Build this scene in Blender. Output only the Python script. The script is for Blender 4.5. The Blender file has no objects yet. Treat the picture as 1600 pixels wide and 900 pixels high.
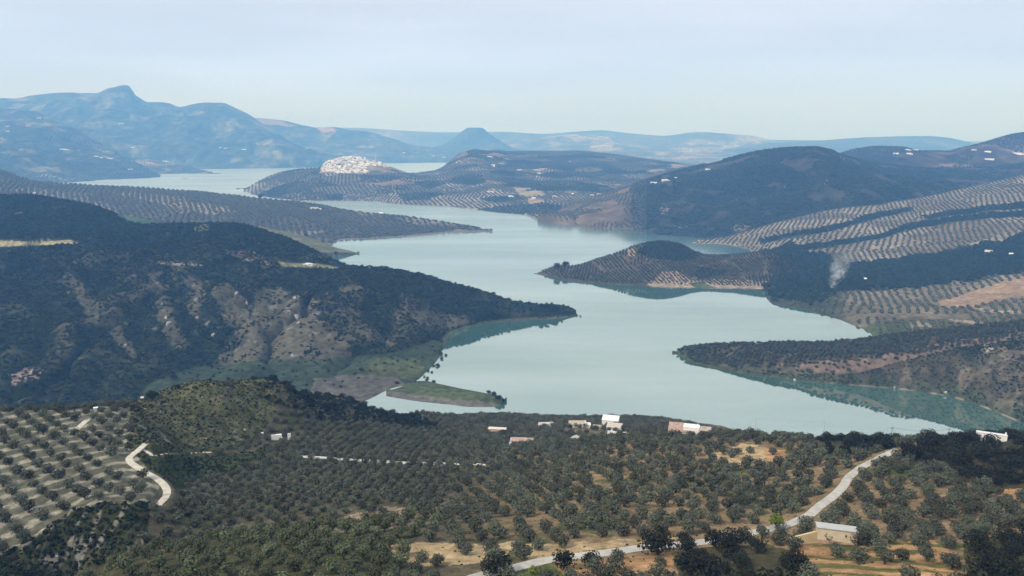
import bpy, bmesh, math, random
import numpy as np
from mathutils import Vector
S = bpy.context.scene
COL = S.collection
R = math.radians
rng = np.random.default_rng(7)
random.seed(7)

# ------------------------------------------------------------------ camera, sky, sun, exposure
H = 300.0                      # camera height over the lake
F = 1256.0                     # focal length in photo pixels (1600 wide)
TH = math.atan(235.0 / F)      # camera looks down by this angle
cam = bpy.data.objects.new("camera", bpy.data.cameras.new("camera"))
COL.objects.link(cam)
cam.location = (0, 0, H)
cam.rotation_euler = (math.pi / 2 - TH, 0, 0)
cam.data.sensor_width = 36.0
cam.data.lens = F / 1600 * 36.0
cam.data.clip_start = 1.0
cam.data.clip_end = 80000.0
S.camera = cam
SUN_EL, SUN_AZ = R(46), R(236)     # sun behind the camera to the left (azimuth from +Y, clockwise)
world = bpy.data.worlds.new("World"); S.world = world; world.use_nodes = True
wn = world.node_tree; wn.nodes.clear()
w_out = wn.nodes.new('ShaderNodeOutputWorld'); w_bg = wn.nodes.new('ShaderNodeBackground')
w_sky = wn.nodes.new('ShaderNodeTexSky'); w_sky.sky_type = 'NISHITA'; w_sky.sun_disc = False
w_sky.sun_elevation = SUN_EL; w_sky.sun_rotation = SUN_AZ; w_sky.altitude = 700
w_sky.air_density = 1.0; w_sky.dust_density = 1.2; w_sky.ozone_density = 1.0
w_hsv = wn.nodes.new('ShaderNodeHueSaturation'); w_hsv.inputs['Saturation'].default_value = 1.0
w_tc = wn.nodes.new('ShaderNodeTexCoord'); w_map = wn.nodes.new('ShaderNodeMapping'); w_map.inputs['Scale'].default_value = (1.2, 1.2, 9.0)
w_noi = wn.nodes.new('ShaderNodeTexNoise'); w_noi.inputs['Scale'].default_value = 1.6; w_noi.inputs['Detail'].default_value = 5
w_rmp = wn.nodes.new('ShaderNodeMapRange'); w_rmp.inputs[1].default_value = 0.42; w_rmp.inputs[2].default_value = 0.75
w_rmp.inputs[3].default_value = 0.84; w_rmp.inputs[4].default_value = 0.98
w_mix = wn.nodes.new('ShaderNodeMix'); w_mix.data_type = 'RGBA'; w_mix.inputs[7].default_value = (6.5, 8.3, 11.3, 1)   # veil of thin high cloud
L = wn.links.new
L(w_tc.outputs['Generated'], w_map.inputs[0]); L(w_map.outputs[0], w_noi.inputs['Vector']); L(w_noi.outputs['Fac'], w_rmp.inputs[0])
L(w_sky.outputs[0], w_hsv.inputs['Color']); L(w_rmp.outputs[0], w_mix.inputs[0]); L(w_hsv.outputs[0], w_mix.inputs[6])
w_sep = wn.nodes.new('ShaderNodeSeparateXYZ'); w_el = wn.nodes.new('ShaderNodeMapRange'); w_el.inputs[1].default_value = 0.0; w_el.inputs[2].default_value = 0.22
w_veil = wn.nodes.new('ShaderNodeMix'); w_veil.data_type = 'RGBA'; w_veil.inputs[6].default_value = (5.5, 7.3, 13.4, 1); w_veil.inputs[7].default_value = (8.1, 8.75, 9.5, 1)
L(w_tc.outputs['Generated'], w_sep.inputs[0]); L(w_sep.outputs['Z'], w_el.inputs[0]); L(w_el.outputs[0], w_veil.inputs[0]); L(w_veil.outputs[2], w_mix.inputs[7])
L(w_mix.outputs[2], w_bg.inputs[0]); L(w_bg.outputs[0], w_out.inputs[0])
w_str = wn.nodes.new('ShaderNodeMapRange'); w_str.inputs[1].default_value = .3; w_str.inputs[2].default_value = .7; w_str.inputs[3].default_value = .091; w_str.inputs[4].default_value = .106      # faint high cloud streaks
L(w_noi.outputs['Fac'], w_str.inputs[0]); L(w_str.outputs[0], w_bg.inputs[1])
sl = bpy.data.lights.new("sun", 'SUN'); sl.energy = 3.2; sl.angle = R(6); sl.color = (1.0, 0.94, 0.87)
sun = bpy.data.objects.new("sun", sl); COL.objects.link(sun)
sdir = Vector((math.sin(SUN_AZ) * math.cos(SUN_EL), math.cos(SUN_AZ) * math.cos(SUN_EL), math.sin(SUN_EL)))
sun.rotation_euler = sdir.to_track_quat('Z', 'Y').to_euler()
vs = S.view_settings; S.display_settings.display_device = 'sRGB'
vs.view_transform = 'Standard'; vs.look = 'None'; vs.exposure = 0.06; vs.gamma = 1.0; vs.use_curve_mapping = False
S.cycles.use_denoising = True
S.cycles.max_bounces = 5; S.cycles.diffuse_bounces = 2; S.cycles.glossy_bounces = 2; S.cycles.volume_bounces = 1
S.cycles.sample_clamp_indirect = 4.0

# ------------------------------------------------------------------ helpers: pixels, noise, interpolation
CT, ST = math.cos(TH), math.sin(TH)
def ray(px, py):               # photo pixel -> (x/Y, downward slope per metre of Y)
    px = np.asarray(px, float); py = np.asarray(py, float)
    xc = (px - 800) / F; yc = (450 - py) / F
    den = CT + yc * ST
    return xc / den, (ST - yc * CT) / den
def project(x, y, z):
    x, y, z = np.asarray(x, float), np.asarray(y, float), np.asarray(z, float)
    dz = z - H
    dep = y * CT - dz * ST
    up = y * ST + dz * CT
    return 800 + F * x / dep, 450 - F * up / dep
def hash2(i, j, s):
    h = (i.astype(np.int64) * 374761393 + j.astype(np.int64) * 668265263 + s * 1442695041) & 0xffffffff
    h = ((h ^ (h >> 13)) * 1274126177) & 0xffffffff
    h = (h ^ (h >> 16)) & 0xffffffff
    return h / 4294967296.0
def vnoise(x, y, s=0):
    x = np.asarray(x, float); y = np.asarray(y, float)
    i = np.floor(x); j = np.floor(y); u = x - i; v = y - j
    u = u * u * u * (u * (u * 6 - 15) + 10); v = v * v * v * (v * (v * 6 - 15) + 10)
    a = hash2(i, j, s); b = hash2(i + 1, j, s); c = hash2(i, j + 1, s); d = hash2(i + 1, j + 1, s)
    return (a + (b - a) * u + (c - a) * v + (a - b - c + d) * u * v) * 2 - 1
def fbm(x, y, s=0, o=4):
    r = 0; a = 1.0; n = 0
    for k in range(o):
        r = r + a * vnoise(x, y, s + k * 17); n += a; a *= 0.5; x = x * 2.03 + 11.3; y = y * 2.03 - 7.1
    return r / n
def ridged(x, y, s=0, o=4):
    r = 0; a = 1.0; n = 0
    for k in range(o):
        r = r + a * (1 - np.abs(vnoise(x, y, s + k * 17)) * 2); n += a; a *= 0.5; x = x * 2.1 + 3.3; y = y * 2.1 + 9.7
    return r / n
def sstep(a, b, x):
    t = np.clip((x - a) / (b - a), 0, 1); return t * t * (3 - 2 * t)
def pchip(xk, yk, x):          # monotone cubic, clamped ends
    xk = np.asarray(xk, float); yk = np.asarray(yk, float)
    if len(xk) == 2: return np.interp(x, xk, yk)
    h = np.diff(xk); dl = np.diff(yk) / h
    m = np.zeros(len(xk))
    ok = dl[:-1] * dl[1:] > 0
    w1 = 2 * h[1:] + h[:-1]; w2 = h[1:] + 2 * h[:-1]
    with np.errstate(divide='ignore', invalid='ignore'):
        mm = (w1 + w2) / (w1 / dl[:-1] + w2 / dl[1:])
    m[1:-1] = np.where(ok, mm, 0); m[0] = dl[0]; m[-1] = dl[-1]
    x = np.clip(x, xk[0], xk[-1])
    k = np.clip(np.searchsorted(xk, x) - 1, 0, len(xk) - 2)
    t = (x - xk[k]) / h[k]
    return ((1 + 2 * t) * (1 - t) ** 2 * yk[k] + t * (1 - t) ** 2 * h[k] * m[k] + t * t * (3 - 2 * t) * yk[k + 1] + t * t * (t - 1) * h[k] * m[k + 1])
def inpoly(px, py, poly):
    r = np.zeros(np.shape(px), bool)
    n = len(poly)
    for i in range(n):
        x0, y0 = poly[i]; x1, y1 = poly[(i + 1) % n]
        if y0 == y1: continue
        c = ((y0 > py) != (y1 > py)) & (px < (x1 - x0) * (py - y0) / (y1 - y0) + x0)
        r ^= c
    return r
def props(o, label=None, cat=None, group=None, kind=None):
    if label: o['label'] = label
    if cat: o['category'] = cat
    if group: o['group'] = group
    if kind: o['kind'] = kind
    return o
def mesh_np(name, verts, quads, mats, smooth=True, col=None, tris=False):
    me = bpy.data.meshes.new(name)
    k = 3 if tris else 4
    me.vertices.add(len(verts)); me.vertices.foreach_set('co', np.asarray(verts, np.float32).ravel())
    nf = len(quads)
    me.loops.add(nf * k); me.loops.foreach_set('vertex_index', np.asarray(quads, np.int32).ravel())
    me.polygons.add(nf)
    me.polygons.foreach_set('loop_start', np.arange(0, nf * k, k, dtype=np.int32))
    me.polygons.foreach_set('loop_total', np.full(nf, k, np.int32))
    me.polygons.foreach_set('use_smooth', np.full(nf, smooth, bool))
    for m in mats: me.materials.append(m)
    me.update(calc_edges=True)
    if col is not None:
        a = me.color_attributes.new('soil', 'FLOAT_COLOR', 'POINT')
        c4 = np.ones((len(verts), 4), np.float32); c4[:, :3] = np.asarray(col) * 0.64
        a.data.foreach_set('color', c4.ravel())
    return me
def link(name, me, parent=None, loc=(0, 0, 0), rz=0.0, sc=(1, 1, 1)):
    o = bpy.data.objects.new(name, me); COL.objects.link(o)
    o.parent = parent; o.location = loc; o.rotation_euler = (0, 0, rz); o.scale = sc
    return o

# ------------------------------------------------------------------ materials
def new_mat(name):
    m = bpy.data.materials.new(name); m.use_nodes = True
    nt = m.node_tree; b = nt.nodes['Principled BSDF']
    return m, nt, b
def noise(nt, scale, detail=4, vec=None, rough=0.6):
    n = nt.nodes.new('ShaderNodeTexNoise'); n.inputs['Scale'].default_value = scale; n.inputs['Detail'].default_value = detail
    n.inputs['Roughness'].default_value = rough
    if vec is not None: nt.links.new(vec, n.inputs['Vector'])
    return n
def plain(name, c, rough=0.8, var=0.12, scale=1.5, metal=0.0, bump=0.0):
    m, nt, b = new_mat(name)
    tc = nt.nodes.new('ShaderNodeTexCoord')
    n = noise(nt, scale, 5, tc.outputs['Object'])
    mr = nt.nodes.new('ShaderNodeMapRange'); mr.inputs[1].default_value = 0.3; mr.inputs[2].default_value = 0.7
    mr.inputs[3].default_value = 1 - var; mr.inputs[4].default_value = 1 + var
    mx = nt.nodes.new('ShaderNodeVectorMath'); mx.operation = 'SCALE'; mx.inputs[0].default_value = c
    nt.links.new(n.outputs['Fac'], mr.inputs[0]); nt.links.new(mr.outputs[0], mx.inputs['Scale']); nt.links.new(mx.outputs[0], b.inputs['Base Color'])
    b.inputs['Roughness'].default_value = rough; b.inputs['Metallic'].default_value = metal; b.inputs['Specular IOR Level'].default_value = 0.25
    if bump:
        bp = nt.nodes.new('ShaderNodeBump'); bp.inputs['Strength'].default_value = bump; bp.inputs['Distance'].default_value = 0.1
        nt.links.new(n.outputs['Fac'], bp.inputs['Height']); nt.links.new(bp.outputs[0], b.inputs['Normal'])
    return m
def ground_mat(name, scales, strength, bump_d):
    m, nt, b = new_mat(name)
    at = nt.nodes.new('ShaderNodeAttribute'); at.attribute_name = 'soil'
    geo = nt.nodes.new('ShaderNodeNewGeometry')
    f = None
    for sc, lo, hi in scales:
        n = noise(nt, sc, 4, geo.outputs['Position'])
        mr = nt.nodes.new('ShaderNodeMapRange'); mr.inputs[1].default_value = 0.32; mr.inputs[2].default_value = 0.68
        mr.inputs[3].default_value = lo; mr.inputs[4].default_value = hi
        nt.links.new(n.outputs['Fac'], mr.inputs[0])
        if f is None: f = mr.outputs[0]
        else:
            mu = nt.nodes.new('ShaderNodeMath'); mu.operation = 'MULTIPLY'
            nt.links.new(f, mu.inputs[0]); nt.links.new(mr.outputs[0], mu.inputs[1]); f = mu.outputs[0]
        last = n
    vm = nt.nodes.new('ShaderNodeVectorMath'); vm.operation = 'SCALE'
    nt.links.new(at.outputs['Color'], vm.inputs[0]); nt.links.new(f, vm.inputs['Scale']); nt.links.new(vm.outputs[0], b.inputs['Base Color'])
    bp = nt.nodes.new('ShaderNodeBump'); bp.inputs['Strength'].default_value = strength; bp.inputs['Distance'].default_value = bump_d
    nt.links.new(last.outputs['Fac'], bp.inputs['Height']); nt.links.new(bp.outputs[0], b.inputs['Normal'])
    b.inputs['Roughness'].default_value = 0.95; b.inputs['Specular IOR Level'].default_value = 0.05
    return m
M_NEAR = ground_mat('hillside_soil', [(0.05, .8, 1.2), (0.35, .7, 1.3), (2.0, .75, 1.25)], 0.6, 0.4)
M_MID = ground_mat('hill_soil', [(0.015, .8, 1.2), (0.12, .65, 1.35)], 0.7, 2.0)
M_FAR = ground_mat('far_hill_soil', [(0.004, .8, 1.2), (0.02, .7, 1.3)], 0.8, 8.0)
def leaf_mat(name, c, var=0.35, hue=0.03, rough=0.75):
    m, nt, b = new_mat(name)
    oi = nt.nodes.new('ShaderNodeObjectInfo'); geo = nt.nodes.new('ShaderNodeNewGeometry')
    n = noise(nt, 1.7, 3, geo.outputs['Position'])
    mr = nt.nodes.new('ShaderNodeMapRange'); mr.inputs[3].default_value = 1 - var; mr.inputs[4].default_value = 1 + var
    nt.links.new(oi.outputs['Random'], mr.inputs[0])
    mr2 = nt.nodes.new('ShaderNodeMapRange'); mr2.inputs[1].default_value = .3; mr2.inputs[2].default_value = .7
    mr2.inputs[3].default_value = 0.6; mr2.inputs[4].default_value = 1.5
    nt.links.new(n.outputs['Fac'], mr2.inputs[0])
    mu = nt.nodes.new('ShaderNodeMath'); mu.operation = 'MULTIPLY'; nt.links.new(mr.outputs[0], mu.inputs[0]); nt.links.new(mr2.outputs[0], mu.inputs[1])
    hs = nt.nodes.new('ShaderNodeHueSaturation'); hs.inputs['Color'].default_value = (*c, 1)
    mh = nt.nodes.new('ShaderNodeMapRange'); mh.inputs[3].default_value = 0.5 - hue; mh.inputs[4].default_value = 0.5 + hue
    nt.links.new(oi.outputs['Random'], mh.inputs[0]); nt.links.new(mh.outputs[0], hs.inputs['Hue']); nt.links.new(mu.outputs[0], hs.inputs['Value'])
    nt.links.new(hs.outputs[0], b.inputs['Base Color'])
    b.inputs['Roughness'].default_value = rough; b.inputs['Specular IOR Level'].default_value = 0.15
    return m
M_OLIVE = leaf_mat('olive_leaves', (0.082, 0.090, 0.061), .38, .014)
M_OLIVE_G = leaf_mat('young_olive_leaves', (0.090, 0.102, 0.054), .35, .012)
M_OAK = leaf_mat('oak_leaves', (0.018, 0.021, 0.012), 0.3, .015)
M_SCRUB = leaf_mat('scrub_leaves', (0.020, 0.032, 0.020), 0.35, .02)  # leaf tone lowered to take in the cloud shade on the left hill
M_SCRUB2 = leaf_mat('green_scrub_leaves', (0.040, 0.054, 0.028), 0.4, .02)
M_DRY = leaf_mat('dry_shrub_leaves', (0.060, 0.056, 0.036), 0.4, .02)
M_FAROLIVE = leaf_mat('far_olive_leaves', (0.054, 0.064, 0.046), 0.3, .015)
M_WOODLEAF = leaf_mat('wood_leaves', (0.030, 0.049, 0.036), 0.35, .015)
M_BRIGHT = leaf_mat('bright_shrub_leaves', (0.13, 0.18, 0.03), 0.2)
M_BARK = plain('bark', (0.10, 0.08, 0.06), 0.9, 0.3, 3)
M_WHITE = plain('limewash', (0.86, 0.85, 0.83), 0.8, 0.07, 0.6)
M_CREAM = plain('cream_render', (0.60, 0.50, 0.36), 0.9, 0.16, 0.5, bump=0.3)
M_STONE = plain('pale_stone', (0.40, 0.34, 0.28), 0.9, 0.25, 0.9, bump=0.5)
M_TILE = plain('clay_tiles', (0.50, 0.44, 0.39), 0.85, 0.25, 1.2)
M_BROWNROOF = plain('rusty_roof', (0.20, 0.12, 0.09), 0.8, 0.3, 0.8)
M_PINK = plain('pink_render', (0.52, 0.40, 0.34), 0.85, 0.12, 0.7)
M_GREYROOF = plain('pale_sheet_roof', (0.46, 0.45, 0.43), 0.6, 0.12, 0.8)
M_DARK = plain('dark_opening', (0.02, 0.02, 0.02), 0.6, 0.1)
M_CONC = plain('pale_concrete', (0.44, 0.42, 0.38), 0.9, 0.22, 0.3, bump=0.2)
M_TRACK = plain('white_gravel', (0.50, 0.46, 0.39), 0.95, 0.2, 0.5, bump=0.2)
M_WOOD = plain('pole_wood', (0.16, 0.14, 0.12), 0.9, 0.2, 2)
M_WIRE = plain('wire', (0.05, 0.05, 0.055), 0.5, 0.05)
M_ROCK = plain('grey_rock', (0.36, 0.34, 0.31), 0.95, 0.3, 0.8, bump=0.6)

# ------------------------------------------------------------------ terrain layers
LAYERS = {}
class Layer: pass
def finish_layer(name, lay, colfn, mat, kind='structure', label=None):
    T, Y, Z = lay.T, lay.Y, lay.Z
    nr, nc = Y.shape
    X = Y * T[None, :]
    PX, PY = project(X, Y, Z)
    lay.X, lay.PX, lay.PY = X, PX, PY
    # slope towards the viewer, for colour decisions
    c = colfn(lay, X, Y, Z, PX, PY)
    idx = np.arange(nr * nc).reshape(nr, nc)
    q = np.stack([idx[:-1, :-1], idx[:-1, 1:], idx[1:, 1:], idx[1:, :-1]], -1).reshape(-1, 4)
    v = np.stack([X, Y, Z], -1).reshape(-1, 3)
    me = mesh_np(name, v, q, [mat], True, c.reshape(-1, 3))
    o = link(name, me); props(o, label=label, kind=kind)
    lay.obj = o
    LAYERS.setdefault(name, lay)
    return lay
def loft(contours, px0, px1, nc, sub, back=(300, -15), amp=0.0, scale=200, seed=0, gully=0.0, gscale=60, skirt=12, shore_mask=True, ridge_keep=0.35):
    """surface through lines seen in the photo, each with its own distance; last line is the crest, behind it the hill falls away"""
    t0 = ray(px0, 400)[0]; t1 = ray(px1, 400)[0]
    T = np.linspace(t0, t1, nc)
    CY, CZ = [], []
    for con in contours:
        tt, yy, zz = [], [], []
        for k in con:
            if len(k) == 4: px, _, d, z = k; py = 450 - F * (d * ST + (z - H) * CT) / (d * CT - (z - H) * ST); t = ray(px, py)[0]
            elif len(k) == 3: px, py, d = k; t, s = ray(px, py); z = H - s * d
            else: px, py = k; t, s = ray(px, py); d = H / s; z = 0.0
            tt.append(float(t)); yy.append(float(d)); zz.append(float(z))
        o = np.argsort(tt); tt = np.array(tt)[o]; yy = np.array(yy)[o]; zz = np.array(zz)[o]
        # interpolate in slope space so silhouettes keep to the photo
        CY.append(pchip(tt, yy, T)); CZ.append(pchip(tt, zz, T))
    CY.insert(0, CY[0] - 0.03 * CY[0]); CZ.insert(0, CZ[0] - skirt)
    CY.append(CY[-1] + back[0] * 0.35); CZ.append(CZ[-1] * 0.62 + back[1] * 0.38)
    CY.append(CY[-2] + back[0]); CZ.append(np.full_like(T, back[1]))
    CY = np.array(CY); CZ = np.array(CZ)
    for i in range(1, len(CY)): CY[i] = np.maximum(CY[i], CY[i - 1] + 0.5)
    n = len(CY)
    subs = [max(3, sub // 10)] + [sub] * (n - 4) + [max(4, sub // 4), max(4, sub // 6)]
    V = np.concatenate([i + np.arange(subs[i]) / subs[i] for i in range(n - 1)] + [[n - 1.0]])
    # pchip along v for every column (vectorised)
    def along(A):
        dl = np.diff(A, axis=0); m = np.zeros_like(A)
        a, b = dl[:-1], dl[1:]
        with np.errstate(divide='ignore', invalid='ignore'):
            hm = 2 * a * b / (a + b)
        m[1:-1] = np.where(a * b > 0, hm, 0); m[0] = dl[0]; m[-1] = dl[-1]
        k = np.minimum(V.astype(int), n - 2); t = (V - k)[:, None]
        return (1 + 2 * t) * (1 - t) ** 2 * A[k] + t * (1 - t) ** 2 * m[k] + t * t * (3 - 2 * t) * A[k + 1] + t * t * (t - 1) * m[k + 1]
    Y = along(CY); Z = along(CZ)
    lay = Layer(); lay.T, lay.V = T, V; lay.crest = n - 3
    X = Y * T[None, :]
    Vm = np.repeat(V[:, None], nc, 1)
    ms = sstep(1.0, 1.35, Vm) if shore_mask else sstep(0.0, 1.0, Vm)
    mr = 1 - (1 - ridge_keep) * np.exp(-((Vm - lay.crest) / 0.28) ** 2)
    mk = ms * mr
    if amp: Z = Z + amp * mk * (fbm(X / scale, Y / scale, seed, 5) * 0.6 + ridged(X / scale * .8, Y / scale * .8, seed + 3, 4) * 0.4 - 0.1)
    if gully:
        g = np.abs(vnoise(X / gscale + 0.6 * vnoise(X / gscale, Y / gscale, seed + 9), Y / (gscale * 5), seed + 5)) * 2 - 0.5
        lay.g = g
        if seed == 38: g = g * sstep(float(ray(730, 470)[0]), float(ray(640, 470)[0]), T)[None, :]
        Z = Z + gully * g * mk * np.sin(np.clip((Vm - 1) / (lay.crest - 1), 0, 1) * math.pi) 
    if seed == 38: Z = np.where((Vm > 1.06) & (Vm < 2.2), np.maximum(Z, .35 + .5 * (Vm - 1)), Z)      # marsh flats stay just above the water
    lay.Y, lay.Z, lay.Vm = Y, Z, Vm
    return lay
def query(lay, x, y):          # height of a layer under points, nan outside
    t = x / y; T = lay.T
    fc = (t - T[0]) / (T[1] - T[0]); out = np.full(len(x), np.nan)
    ok = (fc >= 0) & (fc < len(T) - 1.001)
    res = np.full(len(x), np.nan)
    for a in range(0, len(x), 20000):
        sl_ = slice(a, a + 20000); okk = ok[sl_]
        if not okk.any(): continue
        f = fc[sl_][okk]; yy = y[sl_][okk]
        j = f.astype(int); u = f - j
        Yc = lay.Y[:, j] * (1 - u) + lay.Y[:, j + 1] * u
        Zc = lay.Z[:, j] * (1 - u) + lay.Z[:, j + 1] * u
        k = (Yc <= yy[None, :]).sum(0) - 1
        good = (k >= 0) & (k < Yc.shape[0] - 1); k = np.clip(k, 0, Yc.shape[0] - 2); ar = np.arange(len(k))
        w = (yy - Yc[k, ar]) / np.maximum(Yc[k + 1, ar] - Yc[k, ar], 1e-6)
        z = Zc[k, ar] * (1 - w) + Zc[k + 1, ar] * w
        tmp = np.where(good, z, np.nan)
        r = res[sl_]; r[okk] = tmp; res[sl_] = r
    return res
def hit(lay, px, py):          # first point of a layer seen at a photo pixel
    t, s = ray(px, py); t = float(t); s = float(s)
    f = (t - lay.T[0]) / (lay.T[1] - lay.T[0]); f = min(max(f, 0), len(lay.T) - 1.001); j = int(f); u = f - j
    Yc = lay.Y[:, j] * (1 - u) + lay.Y[:, j + 1] * u; Zc = lay.Z[:, j] * (1 - u) + lay.Z[:, j + 1] * u
    g = (H - Zc) / Yc - s
    for k in range(len(g) - 1):
        if g[k] > 0 >= g[k + 1]:
            w = g[k] / (g[k] - g[k + 1]); y = Yc[k] + w * (Yc[k + 1] - Yc[k]); return (t * y, y, H - s * y)
    k = int(np.argmin(np.abs(g))); y = Yc[k]; return (t * y, y, float(Zc[k]))
C = lambda *a: np.array(a, float)
SCRUB, DRY, ROCKC, SOIL, PALE, MEADOW, MUD, REDS = C(.050, .056, .034), C(.17, .15, .095), C(.34, .29, .23), C(.40, .25, .13), C(.46, .40, .28), C(.10, .125, .055), C(.145, .138, .12), C(.30, .185, .13)
def lerp(a, b, w): return a + (b - a) * np.asarray(w)[..., None]
def fill(shape, c): return np.tile(c, shape + (1,)).astype(float)
def patch(col, PX, PY, poly, c, jit=3.0, sc=0.06, w=1.0, seed=0):
    jx = jit * fbm(PX * sc, PY * sc * 1.7, seed + 1, 3); jy = jit * 0.6 * fbm(PX * sc, PY * sc * 1.7, seed + 2, 3)
    m = inpoly(PX + jx, PY + jy, poly) * w
    return lerp(col, c, m)
def parcels(x, y, size, seed):
    """irregular field plots: id-hash per plot (two numbers) from a jittered cell diagram"""
    x = x + size * 0.15 * vnoise(x / size * 2, y / size * 2, seed + 40); i = np.floor(x / size); j = np.floor(y / size)
    best = np.full(np.shape(x), 1e18); h1 = np.zeros(np.shape(x)); h2 = np.zeros(np.shape(x)); d2 = np.full(np.shape(x), 1e18)
    for a in (-1, 0, 1):
        for b in (-1, 0, 1):
            ii, jj = i + a, j + b
            cx = (ii + hash2(ii, jj, seed)) * size; cy = (jj + hash2(ii, jj, seed + 1)) * size
            d = np.hypot(x - cx, y - cy); m = d < best
            d2 = np.where(m, best, np.minimum(d2, d))
            best = np.where(m, d, best); h1 = np.where(m, hash2(ii, jj, seed + 2), h1); h2 = np.where(m, hash2(ii, jj, seed + 3), h2)
    return h1, h2, d2 - best

# ---- ground sheet, water
gs = 18900.0
me = mesh_np('ground', [(-15400, -1500, -22), (15400, -1500, -22), (15400, gs, -22), (-15400, gs, -22)], [(0, 1, 2, 3)], [M_FAR], False, np.tile(SCRUB, (4, 1)))
props(link('ground', me), kind='structure')
def water_mat():
    m, nt, b = new_mat('lake_water')
    b.inputs['Base Color'].default_value = (0.06, 0.138, 0.118, 1); b.inputs['Roughness'].default_value = 0.9; b.inputs['Specular IOR Level'].default_value = 0
    gl = nt.nodes.new('ShaderNodeBsdfGlossy'); gl.inputs['Roughness'].default_value = 0.03; gl.inputs['Color'].default_value = (0.95, 1.0, 0.975, 1)
    geo = nt.nodes.new('ShaderNodeNewGeometry')
    mp = nt.nodes.new('ShaderNodeMapping'); mp.inputs['Scale'].default_value = (0.22, 1.0, 1.0); nt.links.new(geo.outputs['Position'], mp.inputs[0])
    n = noise(nt, 0.25, 3, mp.outputs[0])
    bp = nt.nodes.new('ShaderNodeBump'); bp.inputs['Strength'].default_value = 0.02; bp.inputs['Distance'].default_value = 0.1
    nt.links.new(n.outputs['Fac'], bp.inputs['Height']); nt.links.new(bp.outputs[0], gl.inputs['Normal'])
    n2 = noise(nt, 0.004, 4, mp.outputs[0])
    sy = nt.nodes.new('ShaderNodeSeparateXYZ'); nt.links.new(geo.outputs['Position'], sy.inputs[0])
    rr = nt.nodes.new('ShaderNodeMapRange'); rr.inputs[1].default_value = 1500; rr.inputs[2].default_value = 4200; rr.inputs[3].default_value = 0.03; rr.inputs[4].default_value = 0.30   # the open upper reach is ruffled by wind
    nt.links.new(sy.outputs['Y'], rr.inputs[0]); nt.links.new(rr.outputs[0], gl.inputs['Roughness'])
    lw = nt.nodes.new('ShaderNodeLayerWeight'); lw.inputs['Blend'].default_value = 0.5
    mr = nt.nodes.new('ShaderNodeMapRange'); mr.inputs[1].default_value = 0.3; mr.inputs[2].default_value = 0.97; mr.inputs[3].default_value = 0.35; mr.inputs[4].default_value = 0.72
    nt.links.new(lw.outputs['Facing'], mr.inputs[0])
    mr2 = nt.nodes.new('ShaderNodeMapRange'); mr2.inputs[1].default_value = .35; mr2.inputs[2].default_value = .65; mr2.inputs[3].default_value = 0.85; mr2.inputs[4].default_value = 1.08
    nt.links.new(n2.outputs['Fac'], mr2.inputs[0])
    mu = nt.nodes.new('ShaderNodeMath'); mu.operation = 'MULTIPLY'; nt.links.new(mr.outputs[0], mu.inputs[0]); nt.links.new(mr2.outputs[0], mu.inputs[1])
    mx = nt.nodes.new('ShaderNodeMixShader'); nt.links.new(mu.outputs[0], mx.inputs[0]); nt.links.new(b.outputs[0], mx.inputs[1]); nt.links.new(gl.outputs[0], mx.inputs[2])
    nt.links.new(mx.outputs[0], nt.nodes['Material Output'].inputs['Surface'])
    return m
me = mesh_np('water', [(-9000, 300, 0), (9000, 300, 0), (9000, 12500, 0), (-9000, 9900, 0)], [(0, 1, 2, 3)], [water_mat()], False)
props(link('water', me), label='pale turquoise reservoir winding between the hills', kind='structure')

# ---- far ridges
def col_far(base, pale, pw, psize, seed):
    def f(lay, X, Y, Z, PX, PY):
        c = fill(X.shape, base)
        h1, h2, e = parcels(X, Y, psize, seed)
        c = lerp(c, pale, np.where(h1 < pw, 0.35 + 0.65 * h2, 0) * sstep(-.5, .3, fbm(X / psize / 3, Y / psize / 3, seed + 7)))
        c *= (1 + 0.5 * fbm(X / psize * 2, Y / psize * 2, seed + 8))[..., None]
        rg = ridged(X / psize * .9, Y / psize * .9, seed + 12, 4); c = lerp(c, pale * .8, sstep(.45, .75, rg) * .35); c = lerp(c, base * .6, sstep(.15, -.25, rg) * .6)
        c *= (1 + .9 * fbm(X / 45, Y / 45, seed + 21, 3))[..., None]
        return np.clip(c, .01, .8)
    return f
l = loft([[(-250, None, 15300, 0), (1850, None, 15300, 0)],
          [(-250, 214, 16600), (380, 212, 16600), (440, 198, 16600), (500, 199, 16600), (560, 200, 16600), (620, 204, 16600), (700, 207, 16600), (780, 206, 16600), (850, 209, 16600), (900, 206, 16600), (940, 204, 16600), (970, 207, 16600), (1010, 211, 16600), (1100, 216, 16600), (1250, 219, 16600), (1850, 222, 16600)]],
         -250, 1850, 500, 30, (1800, -15), 60, 2500, 1)
finish_layer('distant_hills', l, col_far(C(.10, .10, .07), C(.35, .3, .22), .3, 900, 3), M_FAR)
l = loft([[(560, None, 12700, 0), (830, None, 12700, 0), (900, None, 9000, 3), (1500, None, 9000, 3)],
          [(560, 240, 13300), (760, 232, 13300), (900, 228, 13300), (1000, 230, 13400), (1100, 226, 13300), (1200, 233, 13300), (1500, 245, 13300)],
          [(560, 242, 14600), (640, 232, 14600), (700, 226, 14600), (760, 220, 14600), (800, 217, 14600), (860, 213, 14600), (900, 210, 14600), (950, 213, 14600), (1000, 214, 14600), (1040, 212, 14600), (1090, 206, 14600), (1140, 209, 14600), (1175, 212, 14600), (1205, 219, 14600), (1240, 228, 14600), (1300, 238, 14600), (1500, 250, 14600)]],
         560, 1500, 480, 40, (1200, -15), 90, 900, 2, ridge_keep=.15)
finish_layer('pale_hills', l, col_far(C(.13, .13, .08), C(.50, .42, .30), .5, 420, 5), M_FAR)
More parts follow.
